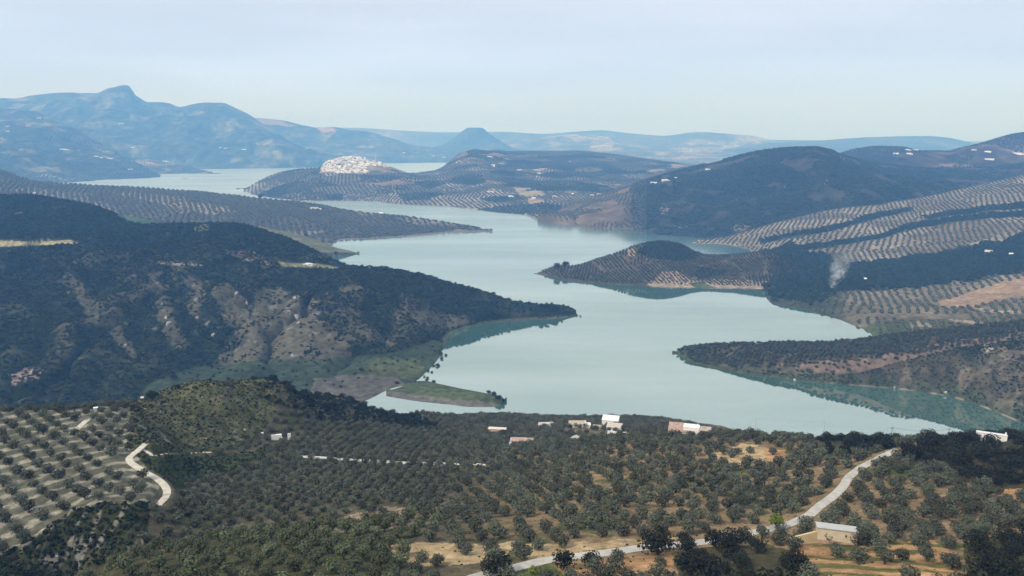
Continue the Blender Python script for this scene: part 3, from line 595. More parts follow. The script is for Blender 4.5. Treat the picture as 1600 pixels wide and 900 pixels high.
# ------------------------------------------------------------------ near hillside (heightfield from measured profiles)
PROF = [
 (-250, [(150, 980), (200, 930), (235, 880), (262, 805), (296, 738), (335, 690), (370, 650), (400, 654), (520, None, 100), (650, None, 30), (800, None, -12)]),
 (0,    [(150, 990), (200, 935), (235, 870), (262, 800), (296, 736), (335, 685), (370, 646), (400, 652), (520, None, 105), (650, None, 30), (800, None, -12)]),
 (100,  [(150, 1010), (200, 965), (225, 925), (252, 812), (272, 772), (296, 735), (335, 685), (372, 643), (405, 648), (520, None, 105), (650, None, 30), (800, None, -12)]),
 (170,  [(150, 960), (190, 893), (212, None, 168), (232, 870), (254, 790), (275, 764), (303, 722), (345, 676), (388, 635), (420, 640), (520, None, 105), (650, None, 30), (800, None, -12)]),
 (230,  [(150, 960), (195, 866), (215, None, 170), (235, 850), (255, 790), (280, 758), (320, 702), (375, 668), (430, 628), (460, 622), (520, None, 115), (650, None, 30), (800, None, -12)]),
 (320,  [(150, 960), (205, 846), (228, None, 166), (250, 832), (285, 790), (340, 740), (385, 708), (425, 652), (455, 598), (480, 600), (540, None, 115), (650, None, 35), (800, None, -10)]),
 (420,  [(150, 955), (210, 834), (236, None, 166), (265, 816), (325, 760), (395, 710), (430, 690), (460, 640), (485, 594), (510, 598), (570, None, 110), (700, None, 20), (800, None, -10)]),
 (520,  [(150, 950), (215, 824), (246, None, 166), (270, 806), (335, 750), (420, 700), (500, 655), (560, 622), (590, 625), (660, None, 60), (780, None, -8), (900, None, -15)]),
 (640,  [(150, 950), (175, 900), (228, 816), (262, 796), (350, 740), (460, 690), (600, 658), (660, 646), (700, None, 45), (780, None, 15), (850, None, -8), (900, None, -15)]),
 (760,  [(150, 940), (170, 900), (215, 832), (265, 790), (345, 740), (440, 700), (580, 668), (690, 654), (740, None, 36), (800, None, 10), (860, None, -8), (900, None, -15)]),
 (880,  [(150, 935), (170, 900), (210, 830), (270, 770), (340, 727), (390, 704), (425, 697), (480, None, 108), (560, 676), (690, 659), (740, None, 34), (800, None, 8), (860, None, -8), (900, None, -15)]),
 (1000, [(150, 935), (170, 900), (205, 840), (255, 780), (325, 722), (390, 686), (420, 684), (470, None, 106), (570, 674), (695, 658), (740, None, 34), (800, None, 8), (860, None, -8), (900, None, -15)]),
 (1100, [(150, 935), (170, 900), (200, 850), (245, 790), (320, 722), (400, 679), (425, 682), (480, None, 106), (570, 684), (660, 670), (720, None, 30), (800, None, 4), (860, None, -8), (900, None, -15)]),
 (1200, [(150, 935), (170, 900), (200, 850), (245, 790), (310, 727), (390, 683), (415, 685), (490, None, 98), (600, None, 52), (760, None, 0), (860, None, -12), (900, None, -15)]),
 (1300, [(150, 930), (165, 900), (205, 840), (235, 800), (275, 752), (350, 695), (378, 689), (450, None, 112), (600, None, 46), (740, None, -2), (900, None, -15)]),
 (1400, [(150, 925), (165, 900), (205, 840), (240, 790), (275, 740), (320, 703), (360, 692), (450, None, 106), (600, None, 42), (740, None, -4), (900, None, -15)]),
 (1500, [(150, 925), (165, 900), (205, 840), (245, 780), (295, 722), (330, 695), (365, 690), (450, None, 106), (600, None, 40), (740, None, -4), (900, None, -15)]),
 (1600, [(150, 925), (165, 900), (205, 840), (245, 780), (295, 722), (335, 693), (370, 688), (450, None, 106), (600, None, 40), (740, None, -4), (900, None, -15)]),
 (1850, [(150, 925), (165, 900), (205, 840), (245, 780), (295, 722), (340, 690), (370, 688), (450, None, 106), (600, None, 40), (740, None, -4), (900, None, -15)])]
ND = np.concatenate([np.arange(122, 420, .85), np.arange(420, 600, 1.6), np.arange(600, 905, 4.0)])
NT = np.linspace(float(ray(-330, 700)[0]), float(ray(1960, 700)[0]), 980)
DG = np.arange(140, 905, 2.5)
tab = []
for px, pts in PROF:
    dd = [p[0] for p in pts]; zz = []
    for p in pts:
        if len(p) == 3: zz.append(p[2])
        else: zz.append(H - float(ray(px, p[1])[1]) * p[0])
    tab.append(pchip(dd, zz, DG))
tab = np.array(tab); PXK = np.array([p[0] for p in PROF], float)
PXF = np.arange(-250, 1851, 10.0)
tabf = np.array([pchip(PXK, tab[:, j], PXF) for j in range(len(DG))]).T      # (px, d)
for _ in range(2):                                                          # soften between profiles
    tabf[1:-1] = .25 * tabf[:-2] + .5 * tabf[1:-1] + .25 * tabf[2:]
def near_base(t, d):
    z = np.full(np.shape(t), 170.0)
    for _ in range(4):
        x = t * d; px, py = project(x, d, z)
        fi = np.clip((px + 250) / 10, 0, len(PXF) - 1.001); fj = np.clip((d - 140) / 2.5, 0, len(DG) - 1.001)
        i = fi.astype(int); j = fj.astype(int); u = fi - i; v = fj - j
        z = tabf[i, j] * (1 - u) * (1 - v) + tabf[i + 1, j] * u * (1 - v) + tabf[i, j + 1] * (1 - u) * v + tabf[i + 1, j + 1] * u * v
    return z
lay = Layer(); lay.T = NT; lay.V = np.arange(len(ND), dtype=float); lay.crest = len(ND)
TT, DD = np.meshgrid(NT, ND)
ZN = near_base(TT, DD)
XN = TT * DD
ZN = ZN + 1.0 * fbm(XN / 28, DD / 28, 201, 4) + .25 * fbm(XN / 5, DD / 5, 203, 3)
PXN, PYN = project(XN, DD, ZN)
knoll = inpoly(PXN, PYN, [(195, 705), (200, 640), (240, 605), (330, 585), (410, 580), (440, 620), (400, 690), (330, 706)])
ZN = ZN + knoll * (1.2 * ridged(XN / 9, DD / 9, 205, 4))
gul = inpoly(PXN, PYN, [(-100, 885), (0, 868), (60, 835), (110, 797), (160, 785), (232, 790), (225, 850), (120, 900), (60, 990), (-100, 990)])
ZN = ZN + gul * (2.2 * ridged(XN / 11, DD / 11, 207, 4))
lay.Y, lay.Z, lay.Vm = DD.copy(), ZN, DD
L_N = lay
# tracks: pixel line -> ground line, bed levelled into the hillside
def ground_line(lay, pts, step=1.5):
    P = np.array([hit(lay, *p) for p in pts])
    seg = np.r_[0, np.cumsum(np.hypot(*np.diff(P[:, :2], axis=0).T))]
    s = np.arange(0, seg[-1], step)
    return np.stack([pchip(seg, P[:, k], s) for k in range(3)], 1)
ROADS = [('concrete_track', [(690, 925), (730, 906), (765, 896), (800, 888), (850, 878), (900, 869), (960, 861), (1000, 857), (1060, 851), (1100, 846), (1150, 837), (1200, 827), (1235, 818), (1262, 806), (1282, 790), (1300, 777), (1315, 762), (1328, 745), (1345, 731), (1365, 720), (1385, 710), (1404, 703.5)], 3.1, M_CONC, 'pale concrete track climbing past the stone barn to the crest'),
         ('white_track', [(228, 694), (212, 706), (203, 713), (203, 721), (212, 728), (228, 737), (243, 746), (254, 757), (261, 769), (258, 778), (246, 786)], 2.6, M_TRACK, 'curving white gravel track beside the pale orchard'),
         ('foot_path', [(224, 700), (238, 707), (262, 708.5), (290, 709), (320, 709.5), (336, 710)], 1.3, M_TRACK, 'thin white path running level below the scrubby knoll'),
         ('orchard_path', [(112, 676), (122, 668), (130, 662), (138, 655)], 2.6, M_TRACK, 'short pale path at the top of the left orchard')]
for rd in ROADS:
    g = ground_line(L_N, rd[1]); 
    k = 9; zz = np.pad(g[:, 2], k, mode='edge'); g[:, 2] = np.convolve(zz, np.ones(2 * k + 1) / (2 * k + 1), 'valid')
    rd_line = g
    w = rd[2]
    i0, i1 = np.searchsorted(ND, [g[:, 1].min() - 10, g[:, 1].max() + 10])
    t0, t1 = (g[:, 0] / g[:, 1]).min() - .05, (g[:, 0] / g[:, 1]).max() + .05
    j0, j1 = np.searchsorted(NT, [t0, t1])
    xs, ys = XN[i0:i1, j0:j1].ravel(), DD[i0:i1, j0:j1].ravel()
    zn = L_N.Z[i0:i1, j0:j1].ravel()
    best = np.full(len(xs), 1e9); bz = np.zeros(len(xs))
    for p in g[::2]:
        d = np.hypot(xs - p[0], ys - p[1]); m = d < best; best = np.where(m, d, best); bz = np.where(m, p[2], bz)
    wt = 1 - sstep(w * .5 + .8, w * .5 + 4.0, best)
    L_N.Z[i0:i1, j0:j1] = (zn + (bz - .12 - zn) * wt).reshape(i1 - i0, j1 - j0)
    tan = np.gradient(g[:, :2], axis=0); tan /= np.linalg.norm(tan, axis=1)[:, None]; nor = np.stack([-tan[:, 1], tan[:, 0]], 1)
    ww = w * (1 + .10 * fbm(np.arange(len(g)) / 4., np.zeros(len(g)), 9)) / 2
    rows = []
    for a, dz in ((-1, -.5), (-1, .05), (-.33, .1), (.33, .1), (1, .05), (1, -.5)):
        rows.append(np.c_[g[:, :2] + nor * (ww * a)[:, None], g[:, 2] + dz])
    v = np.stack(rows, 1).reshape(-1, 3); n = len(g); ix = np.arange(n * 6).reshape(n, 6)
    q = np.stack([ix[:-1, :-1], ix[1:, :-1], ix[1:, 1:], ix[:-1, 1:]], -1).reshape(-1, 4)
    o = link(rd[0], mesh_np(rd[0], v, q, [rd[3]], False)); props(o, label=rd[4], kind='structure')
    if rd[0] == 'concrete_track': TRACK = g
    if rd[0] == 'white_track': WTRACK = g
ALLROAD = np.concatenate([ground_line(L_N, rd[1], 2.0) for rd in ROADS])

Z_ORCH = [(-120, 640), (0, 640), (130, 634), (215, 628), (200, 660), (205, 700), (250, 760), (238, 786), (160, 786), (115, 797), (60, 836), (0, 868), (-120, 890)]
Z_KNOLL = [(195, 705), (205, 640), (240, 608), (330, 585), (400, 580), (440, 590), (432, 640), (400, 690), (335, 706), (290, 712), (225, 705)]
Z_DELL = [(212, 708), (240, 712), (335, 712), (400, 705), (425, 690), (420, 715), (330, 750), (275, 765), (262, 750), (230, 732)]
Z_GUL = [(-120, 890), (0, 868), (60, 836), (115, 797), (160, 786), (235, 788), (228, 838), (215, 862), (120, 900), (60, 930), (-120, 990)]
Z_FRONT = [(105, 905), (215, 862), (320, 842), (420, 830), (520, 820), (640, 808), (700, 812), (640, 850), (600, 960), (60, 990)]
Z_OAKMID = [(395, 596), (440, 585), (500, 592), (560, 612), (620, 632), (660, 655), (690, 668), (640, 672), (580, 660), (500, 660), (450, 640), (405, 622)]
Z_OAKCREST = [(1280, 684), (1330, 676), (1400, 684), (1396, 700), (1350, 712), (1300, 712), (1270, 700)]
Z_OAKR = [(1408, 700), (1440, 692), (1460, 672), (1540, 676), (1620, 672), (1780, 690), (1780, 765), (1600, 765), (1560, 765), (1500, 750), (1470, 730), (1420, 722)]
Z_OAKB = [(1060, 905), (1050, 868), (1090, 855), (1200, 852), (1240, 860), (1250, 890), (1245, 940), (1050, 940)]
Z_OAKBR = [(1505, 850), (1540, 838), (1640, 832), (1700, 838), (1700, 960), (1530, 960), (1510, 890)]
Z_BARE = [[(600, 852), (660, 848), (760, 850), (820, 845), (790, 872), (730, 884), (640, 882)], [(820, 852), (900, 848), (1000, 842), (1060, 840), (1050, 846), (960, 856), (830, 874)], [(1100, 712), (1165, 692), (1220, 705), (1225, 722), (1140, 728)],
          [(870, 890), (960, 872), (1045, 862), (1050, 900), (900, 915)], [(1240, 850), (1340, 856), (1460, 845), (1500, 870), (1500, 925), (1250, 925)], [(440, 840), (520, 815), (600, 790), (660, 796), (690, 815), (600, 828)],
          [(1195, 697), (1230, 705), (1225, 722), (1195, 722)], [(1555, 762), (1640, 770), (1640, 785), (1560, 782)]]
def cn(lay, X, Y, Z, PX, PY):
    n = fbm(X / 22, Y / 22, 221, 4); n2 = fbm(X / 4, Y / 4, 223, 3)
    c = lerp(fill(X.shape, C(.115, .108, .07)), C(.19, .16, .11), sstep(-.1, .6, n))
    c = lerp(c, C(.085, .098, .045), sstep(.1, .6, -n + .5 * n2))
    right = sstep(640, 900, PX) * sstep(640, 700, PY)
    c = lerp(c, lerp(fill(X.shape, C(.43, .30, .165)), C(.11, .125, .045), sstep(.05, .45, n + .4 * n2)), right * .75)
    # orchard: strips of pale soil between strips of dry grass, following the tree rows
    a = R(47); across = (X * -math.sin(a) + Y * math.cos(a))
    st = sstep(.1, .75, np.sin((across - 2.5) / 10.2 * 2 * math.pi + 1.2 * n) + .9 * n2)
    orch = inpoly(PX, PY, Z_ORCH)
    c = np.where(orch[..., None], lerp(fill(X.shape, C(.155, .155, .11)), C(.47, .435, .345), st * .9), c)
    kn = inpoly(PX + 5 * n, PY + 5 * n2, Z_KNOLL)
    c = np.where(kn[..., None], lerp(lerp(fill(X.shape, C(.108, .120, .056)), C(.165, .15, .088), sstep(0, .6, n2)), C(.33, .30, .25), sstep(.35, .6, fbm(X / 6, Y / 6, 231)) * sstep(640, 700, PY)), c)
    de = inpoly(PX + 4 * n, PY + 4 * n2, Z_DELL); c = np.where(de[..., None], lerp(fill(X.shape, C(.055, .075, .028)), C(.11, .115, .05), sstep(0, .6, n2)), c)
    gu = inpoly(PX + 4 * n, PY + 4 * n2, Z_GUL)
    c = np.where(gu[..., None], lerp(lerp(fill(X.shape, C(.05, .06, .03)), C(.10, .09, .05), sstep(0, .6, n)), C(.32, .3, .26), sstep(.45, .65, ridged(X / 7, Y / 25, 233, 3)) * .8), c)
    fr = inpoly(PX, PY, Z_FRONT); c = np.where(fr[..., None], lerp(fill(X.shape, C(.10, .10, .05)), C(.3, .24, .15), sstep(.3, .6, n)), c)
    for i, p in enumerate(Z_BARE):
        m = inpoly(PX + 8 * n, PY + 5 * n2, p)
        cc = C(.58, .34, .17) if i in (3, 4, 6, 7) else (C(.33, .25, .18) if i == 5 else C(.62, .46, .26))
        c = lerp(c, cc * (1 + .25 * n2[..., None]), m * .92)
    gb = inpoly(PX, PY, [(1230, 845), (1510, 850), (1510, 930), (1230, 930)])
    c = lerp(c, C(.09, .125, .03), gb * .85 * sstep(.1, .6, np.sin(Y * 2 * math.pi / 10.5 + 3.5 * n + X * .2) - .35 + n2 * 1.2 + n))
    g2 = inpoly(PX + 6 * n, PY + 6 * n2, [(1370, 725), (1420, 718), (1445, 735), (1400, 748)]); c = lerp(c, C(.10, .14, .035), g2 * .9)
    g3 = inpoly(PX + 6 * n, PY + 6 * n2, [(800, 892), (860, 880), (880, 900), (800, 915)]); c = lerp(c, C(.13, .17, .04), g3 * .9)
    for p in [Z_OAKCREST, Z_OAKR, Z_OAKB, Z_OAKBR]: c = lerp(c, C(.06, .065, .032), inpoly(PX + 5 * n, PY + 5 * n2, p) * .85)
    # worn verges of the track
    return np.clip(c * (1 + .18 * n2)[..., None], .012, .8)
finish_layer('hillside', L_N, cn, M_NEAR, label='near hillside of olive groves falling towards the lake')
def near_z(x, y): return query(L_N, np.asarray(x, float), np.asarray(y, float))

# ------------------------------------------------------------------ tree and shrub meshes
def crown_mesh(name, mats, seed, nleaf, lobes, flat=.8, leaf=.26, trunk=True, spread=.55, up=.9):
    r = np.random.default_rng(seed)
    V, Fq, mi = [], [], []
    cs = []
    for k in range(lobes):
        a = k / lobes * 2 * math.pi + r.uniform(-.5, .5); rad = spread * math.sqrt(r.uniform(.15, 1))
        cs.append((rad * math.cos(a), rad * math.sin(a), up + r.uniform(-.28, .34) * flat, r.uniform(.42, .58)))
    cs.append((0, 0, up + .15 * flat, .62))
    for k in range(nleaf):
        cx, cy, cz, cr = cs[r.integers(len(cs))]
        n = r.normal(size=3); n /= np.linalg.norm(n)
        p = np.array([cx, cy, cz]) + n * cr * np.array([1, 1, flat]) * r.uniform(.72, 1.06)
        nn = n + r.normal(size=3) * .36; nn[2] += .2; nn /= np.linalg.norm(nn)
        u = np.cross(nn, r.normal(size=3)); u /= np.linalg.norm(u); w = np.cross(nn, u)
        s = leaf * r.uniform(.65, 1.3); s2 = s * r.uniform(.5, .9)
        i = len(V)
        bend = nn * s * .18
        V += [p - u * s * .5 - bend, p - w * s2 * .5, p + u * s * .5 - bend, p + w * s2 * .5]; Fq.append((i, i + 1, i + 2, i + 3)); mi.append(0)
    if trunk: tube(V, Fq, mi, 1)
    me = mesh_np(name, np.array(V), np.array(Fq), mats, False)
    me.polygons.foreach_set('material_index', np.array(mi, np.int32))
    return me
def tube(V, Fq, mi, m, h=.5, r0=.10, r1=.055, lean=.12, limbs=3):
    def seg(a, b, ra, rb, n=6):
        a, b = np.array(a, float), np.array(b, float); d = b - a; d /= np.linalg.norm(d)
        u = np.cross(d, (0.3, 1, .1)); u /= np.linalg.norm(u); w = np.cross(d, u); i = len(V)
        for k in range(n):
            t = 2 * math.pi * k / n; V.append(a + (u * math.cos(t) + w * math.sin(t)) * ra)
        for k in range(n):
            t = 2 * math.pi * k / n; V.append(b + (u * math.cos(t) + w * math.sin(t)) * rb)
        for k in range(n):
            Fq.append((i + k, i + (k + 1) % n, i + n + (k + 1) % n, i + n + k)); mi.append(m)
    mid = (lean * .6, 0, h * .55)
    seg((0, 0, -.15), mid, r0 * 1.25, r0 * .8)
    for k in range(limbs):
        a = 2 * math.pi * k / limbs + .4
        seg(mid, (mid[0] + .38 * math.cos(a), .38 * math.sin(a), h + .18), r0 * .6, r1 * .6)
def trunk_mesh(name, mats, seed):
    V, Fq, mi = [], [], []
    tube(V, Fq, mi, 0, lean=random.Random(seed).uniform(-.2, .2), limbs=3 + seed % 2)
    return mesh_np(name, np.array(V), np.array(Fq), mats, True)
def lump_mesh(name, mat, seed, sub=1, flat=.8, amp=.3):
    bm = bmesh.new(); bmesh.ops.create_icosphere(bm, subdivisions=sub, radius=1.0)
    r = np.random.default_rng(seed); off = r.uniform(0, 50, 3)
    for v in bm.verts:
        p = np.array(v.co)
        k = 1 + amp * float(vnoise(p[0] * 1.6 + off[0] + p[2], p[1] * 1.6 + off[1] - p[2] * .7, seed)) + amp * .5 * r.uniform(-1, 1)
        v.co = Vector((p[0] * k, p[1] * k, max(p[2] * k * flat, -.45) + .42))
    me = bpy.data.meshes.new(name); bm.to_mesh(me); bm.free(); me.materials.append(mat)
    return me
OL_C = [crown_mesh('olive_crown', [M_OLIVE], 100 + i, 560, 9, .85, .19, False, .44, .70) for i in range(5)]
OLG_C = [crown_mesh('young_olive_crown', [M_OLIVE_G], 120 + i, 520, 8, .95, .19, False, .42, .74) for i in range(4)]
OAK_C = [crown_mesh('oak_crown', [M_OAK], 140 + i, 760, 12, .85, .17, False, .56, .74) for i in range(4)]
TR = [trunk_mesh('tree_trunk', [M_BARK], i) for i in range(3)]
def full(name, mats, seed, n, lobes, **k): return crown_mesh(name, mats, seed, n, lobes, **k)

# geometry-node scatter: one object holding what nobody would count
def scatter(name, pts, rot, scale, var, meshes, label):
    me = bpy.data.meshes.new(name); me.vertices.add(len(pts)); me.vertices.foreach_set('co', np.asarray(pts, np.float32).ravel())
    a = me.attributes.new('rz', 'FLOAT_VECTOR', 'POINT'); rr = np.zeros((len(pts), 3), np.float32); rr[:, 2] = rot; a.data.foreach_set('vector', rr.ravel())
    a = me.attributes.new('sz', 'FLOAT_VECTOR', 'POINT'); a.data.foreach_set('vector', np.asarray(scale, np.float32).ravel())
    a = me.attributes.new('pick', 'INT', 'POINT'); a.data.foreach_set('value', np.asarray(var, np.int32))
    o = link(name, me)
    ng = bpy.data.node_groups.new(name + '_nodes', 'GeometryNodeTree')
    ng.interface.new_socket('Geometry', in_out='INPUT', socket_type='NodeSocketGeometry'); ng.interface.new_socket('Geometry', in_out='OUTPUT', socket_type='NodeSocketGeometry')
    gi = ng.nodes.new('NodeGroupInput'); go = ng.nodes.new('NodeGroupOutput'); ip = ng.nodes.new('GeometryNodeInstanceOnPoints'); jn = ng.nodes.new('GeometryNodeJoinGeometry')
    for m in reversed(meshes):      # the last link comes first
        po = bpy.data.objects.new(m.name + '_source', m)
        oi = ng.nodes.new('GeometryNodeObjectInfo'); oi.inputs['Object'].default_value = po; oi.inputs['As Instance'].default_value = True
        ng.links.new(oi.outputs['Geometry'], jn.inputs[0])
    def at(nm, ty):
        n = ng.nodes.new('GeometryNodeInputNamedAttribute'); n.data_type = ty; n.inputs['Name'].default_value = nm; return n.outputs[0]
    ng.links.new(gi.outputs[0], ip.inputs['Points']); ng.links.new(jn.outputs[0], ip.inputs['Instance']); ip.inputs['Pick Instance'].default_value = True
    ng.links.new(at('pick', 'INT'), ip.inputs['Instance Index']); ng.links.new(at('rz', 'FLOAT_VECTOR'), ip.inputs['Rotation']); ng.links.new(at('sz', 'FLOAT_VECTOR'), ip.inputs['Scale'])
    ng.links.new(ip.outputs[0], go.inputs[0])
    md = o.modifiers.new('scatter', 'NODES'); md.node_group = ng
    props(o, label=label, kind='stuff')
    return o

# ------------------------------------------------------------------ far groves and scrub
def lattice(lay, da, dr, ang, jit, seed):
    """rows of trees on a layer: da between trees in a row, dr between rows, rows at angle ang from +Y"""
    r = np.random.default_rng(seed)
    m = (lay.Vm >= 1) & (lay.Vm <= lay.crest + .6) if hasattr(lay, 'g') or lay.V[-1] < 50 else np.ones(lay.Y.shape, bool)
    x0, x1, y0, y1 = lay.X[m].min(), lay.X[m].max(), lay.Y[m].min(), lay.Y[m].max()
    cx, cy = (x0 + x1) / 2, (y0 + y1) / 2; Rr = math.hypot(x1 - x0, y1 - y0) / 2
    u = np.arange(-Rr, Rr, da); v = np.arange(-Rr, Rr, dr)
    U, W = np.meshgrid(u, v); U = U.ravel(); W = W.ravel()
    U = U + r.uniform(-jit, jit, len(U)) * da; W = W + r.uniform(-jit, jit, len(W)) * dr
    x = cx + math.sin(ang) * U + math.cos(ang) * W; y = cy + math.cos(ang) * U - math.sin(ang) * W
    ok = (x > x0) & (x < x1) & (y > y0) & (y < y1)
    return x[ok], y[ok]
def visible_px(x, y, z, lo=-60, hi=1660):
    px, py = project(x, y, z); return px, py, (px > lo) & (px < hi)
def plant_rows(lay, name, classes, cell, seed, size, meshes, label, keep=None, zmin=1.0, jit=.12, warp=0):
    P, Sz = [], []
    nC = len(classes)
    for k, (da, dr, ang) in enumerate(classes):
        x, y = lattice(lay, da, dr, R(ang), jit, seed + k)
        if warp: 
            x = x + warp * vnoise(x / 150, y / 150, seed + 77); y = y + warp * vnoise(x / 150, y / 150, seed + 78)
        h1, h2, e = parcels(x, y, cell, seed)
        ok = ((h2 * 7.13) % 1 * nC).astype(int) == k
        x, y, h1, e = x[ok], y[ok], h1[ok], e[ok]
        z = query(lay, x, y)
        px, py, vis = visible_px(x, y, np.nan_to_num(z))
        ok = vis & ~np.isnan(z) & (z > zmin) & (e > 3)
        if keep is not None: ok &= keep(x, y, px, py, h1)
        P.append(np.stack([x, y, z], 1)[ok])
    P = np.concatenate(P); r = np.random.default_rng(seed + 5)
    s = size * r.uniform(.75, 1.2, len(P)); sc = np.stack([s, s, s * r.uniform(.8, 1.05, len(P))], 1)
    P[:, 2] -= .2
    return scatter(name, P, r.uniform(0, 6.28, len(P)), sc, r.integers(0, len(meshes), len(P)), meshes, label), P
def inj(px, py, poly, j=9):
    return inpoly(px + j * fbm(px * .035, py * .06, 15), py + j * .7 * fbm(px * .035, py * .06, 16), poly)
FARO = [lump_mesh('far_olive', M_FAROLIVE, 300 + i, 1) for i in range(4)]
MIDO = [crown_mesh('mid_olive', [M_FAROLIVE], 320 + i, 70, 5, .8, .5, False, .45, .75) for i in range(4)]
SCR = [crown_mesh('scrub_bush', [M_SCRUB], 340 + i, 70, 5, .7, .5, False, .5, .45) for i in range(3)] + [crown_mesh('green_bush', [M_SCRUB2], 345 + i, 70, 5, .7, .5, False, .5, .45) for i in range(2)] + [crown_mesh('dry_bush', [M_DRY], 350, 50, 5, .6, .5, False, .5, .4)]
FSCR = [lump_mesh('far_scrub', M_SCRUB, 360 + i, 1, .7, .35) for i in range(4)]
FOAK = [crown_mesh('far_oak', [M_WOODLEAF], 370 + i, 90, 6, .8, .45, False, .5, .7) for i in range(3)]

plant_rows(L_V, 'olive_grove', [(7, 20, -16), (7, 19, -10), (7, 21, -20), (7, 18, 6)], 170, 31, 4.4, FARO, 'rows of olives on the far shore below the white village',
           lambda x, y, px, py, h: (h < .85) & (hash2(np.floor(x * 3), np.floor(y * 3), 6) < .84) & ~np.any([inpoly(px, py, p) for p, _ in VP], 0) & ~inpoly(px, py, [(500, 271), (500, 240), (600, 246), (620, 262), (600, 272)]))
plant_rows(L_V, 'scrub', [(11, 12, 0)], 170, 31, 4.5, FSCR, 'dark scrub between the far groves', lambda x, y, px, py, h: (h > .62) & ~inpoly(px, py, [(500, 271), (500, 240), (600, 246), (620, 262), (600, 272)]), jit=.45)
plant_rows(L_G, 'olive_grove', [(5.5, 13.5, 24), (5.5, 13, 20), (5.5, 14.5, 28), (5.5, 13, 17)], 130, 51, 3.0, FARO, 'terraced olive rows across the right-hand slope',
           lambda x, y, px, py, h: (hash2(np.floor(x * 3), np.floor(y * 3), 6) < .86) & ~inj(px, py, G7['forest']) & ~inj(px, py, G7['tan']) & ~inj(px, py, G7['band1'], 4) & ~inj(px, py, G7['band2'], 4) & ~inj(px, py, G7['band3'], 4) & ((py < 490) | (h < .6)), warp=0)
plant_rows(L_G, 'wood', [(6.5, 6.5, 0)], 130, 52, 4.6, FOAK, 'dark wood below the terraced olive slope',
           lambda x, y, px, py, h: inj(px, py, G7['forest']) | inj(px, py, G7['band1'], 4) | inj(px, py, G7['band2'], 4) | inj(px, py, G7['band3'], 4) | inj(px, py, [(1195, 395), (1195, 480), (1260, 472), (1330, 455), (1300, 408), (1240, 388)], 22), jit=.45)
plant_rows(L_P, 'olive_grove', [(5.5, 7, 10), (5.5, 7.5, -14)], 90, 55, 2.9, MIDO, 'olives covering the middle peninsula',
           lambda x, y, px, py, h: ~inpoly(px, py, [(1075, 443), (1095, 440), (1120, 450), (1090, 451)]), zmin=2.5)
plant_rows(L_P, 'scrub', [(5, 5, 0)], 90, 56, 3.0, FOAK, 'dark scrub on the knob of the middle peninsula',
           lambda x, y, px, py, h: inpoly(px, py, [(995, 395), (1010, 378), (1040, 372), (1070, 383), (1095, 402), (1060, 410), (1020, 404)]) | (h > .86), jit=.45)
plant_rows(L_P, 'wood', [(6, 6, 0)], 90, 59, 3.6, FOAK, 'dark wood where the middle peninsula meets the shore', lambda x, y, px, py, h: hash2(np.floor(x * 3), np.floor(y * 3), 9) < sstep(1185, 1245, px + 18 * fbm(px * .05, py * .08, 18)), jit=.45, zmin=1.5)
plant_rows(L_H, 'olive_grove', [(5.2, 5.8, 30)], 90, 57, 3.2, MIDO, 'dense olive grove on top of the right headland', lambda x, y, px, py, h: inpoly(px, py, G9['grove']) | (inpoly(px, py, G9['red']) & ((x * 3.7 + y * 1.3) % 3 < 2.0)), jit=.2)
plant_rows(L_H, 'scrub', [(3.0, 3.0, 0)], 60, 58, 1.7, SCR, 'low scrub on the bank above the water', lambda x, y, px, py, h: ~inpoly(px, py, G9['grove']) & ~inpoly(px, py, G9['red']) & (hash2(np.floor(x * 3), np.floor(y * 3), 7) < np.where(fbm(x / 14, y / 14, 61, 5) < .1, .95, .5)), jit=.48, zmin=1.5)
plant_rows(L_L, 'olive_grove', [(6, 18, -24), (6, 20, -18), (6, 17, -30)], 190, 71, 4.3, FARO, 'olive rows along the left grove peninsula', lambda x, y, px, py, h: (hash2(np.floor(x * 3), np.floor(y * 3), 6) < .84) & ~inpoly(px, py, [(190, 335), (215, 340), (245, 346), (235, 352), (200, 345)]), zmin=2, jit=.22)
plant_rows(L_D, 'scrub', [(11, 11, 0)], 200, 75, 5.0, FSCR, 'dark scrub forest on the shaded right hill', lambda x, y, px, py, h: (px > 985) & (fbm(x / 120, y / 120, 41) < .3), jit=.48)
plant_rows(L_D, 'olive_grove', [(7, 15, 15), (7, 15, -10)], 140, 76, 3.5, FARO, 'olive rows at the foot of the dark hill', lambda x, y, px, py, h: (px < 1010) & (h < .75))
plant_rows(L_R, 'scrub', [(12, 14, 10)], 190, 77, 4.5, FSCR, 'trees on the far right ridge', lambda x, y, px, py, h: h > .3, jit=.4)
for LL, sd in ((L_F1, 79), (L_F2, 81)):
    plant_rows(LL, 'olive_grove', [(13, 26, 20), (13, 26, -15)], 230, sd, 6.0, FARO, 'far olive rows on the blue headland', lambda x, y, px, py, h: h < .7)
bare11 = lambda px, py: np.any([inpoly(px, py, p) for p in G11['spur']], 0)
g_flat = G11['flat']
def keep11(x, y, px, py, h):
    n = fbm(x / 35, y / 35, 81, 5); r = hash2(np.floor(x * 3), np.floor(y * 3), 4)
    dens = np.where(bare11(px + 14 * fbm(px * .05, py * .07, 5), py + 10 * fbm(px * .05, py * .07, 6)), .10 + .5 * sstep(.0, .35, fbm(x / 16, y / 40, 91)), .85 - .9 * np.clip(n, 0, .6))
    dens = np.where(inpoly(px, py, g_flat), .06, dens)
    dens = np.where(inpoly(px, py, [(-60, 374), (110, 372), (126, 381), (30, 386), (-60, 392)]), 0, dens)
    dens = np.where(inpoly(px, py, [(430, 406), (535, 414), (530, 421), (440, 418)]), .0, dens)
    dens = np.where(inpoly(px, py, [(300, 359), (318, 350), (332, 353), (325, 361), (306, 362)]), .1, dens)
    return r < dens
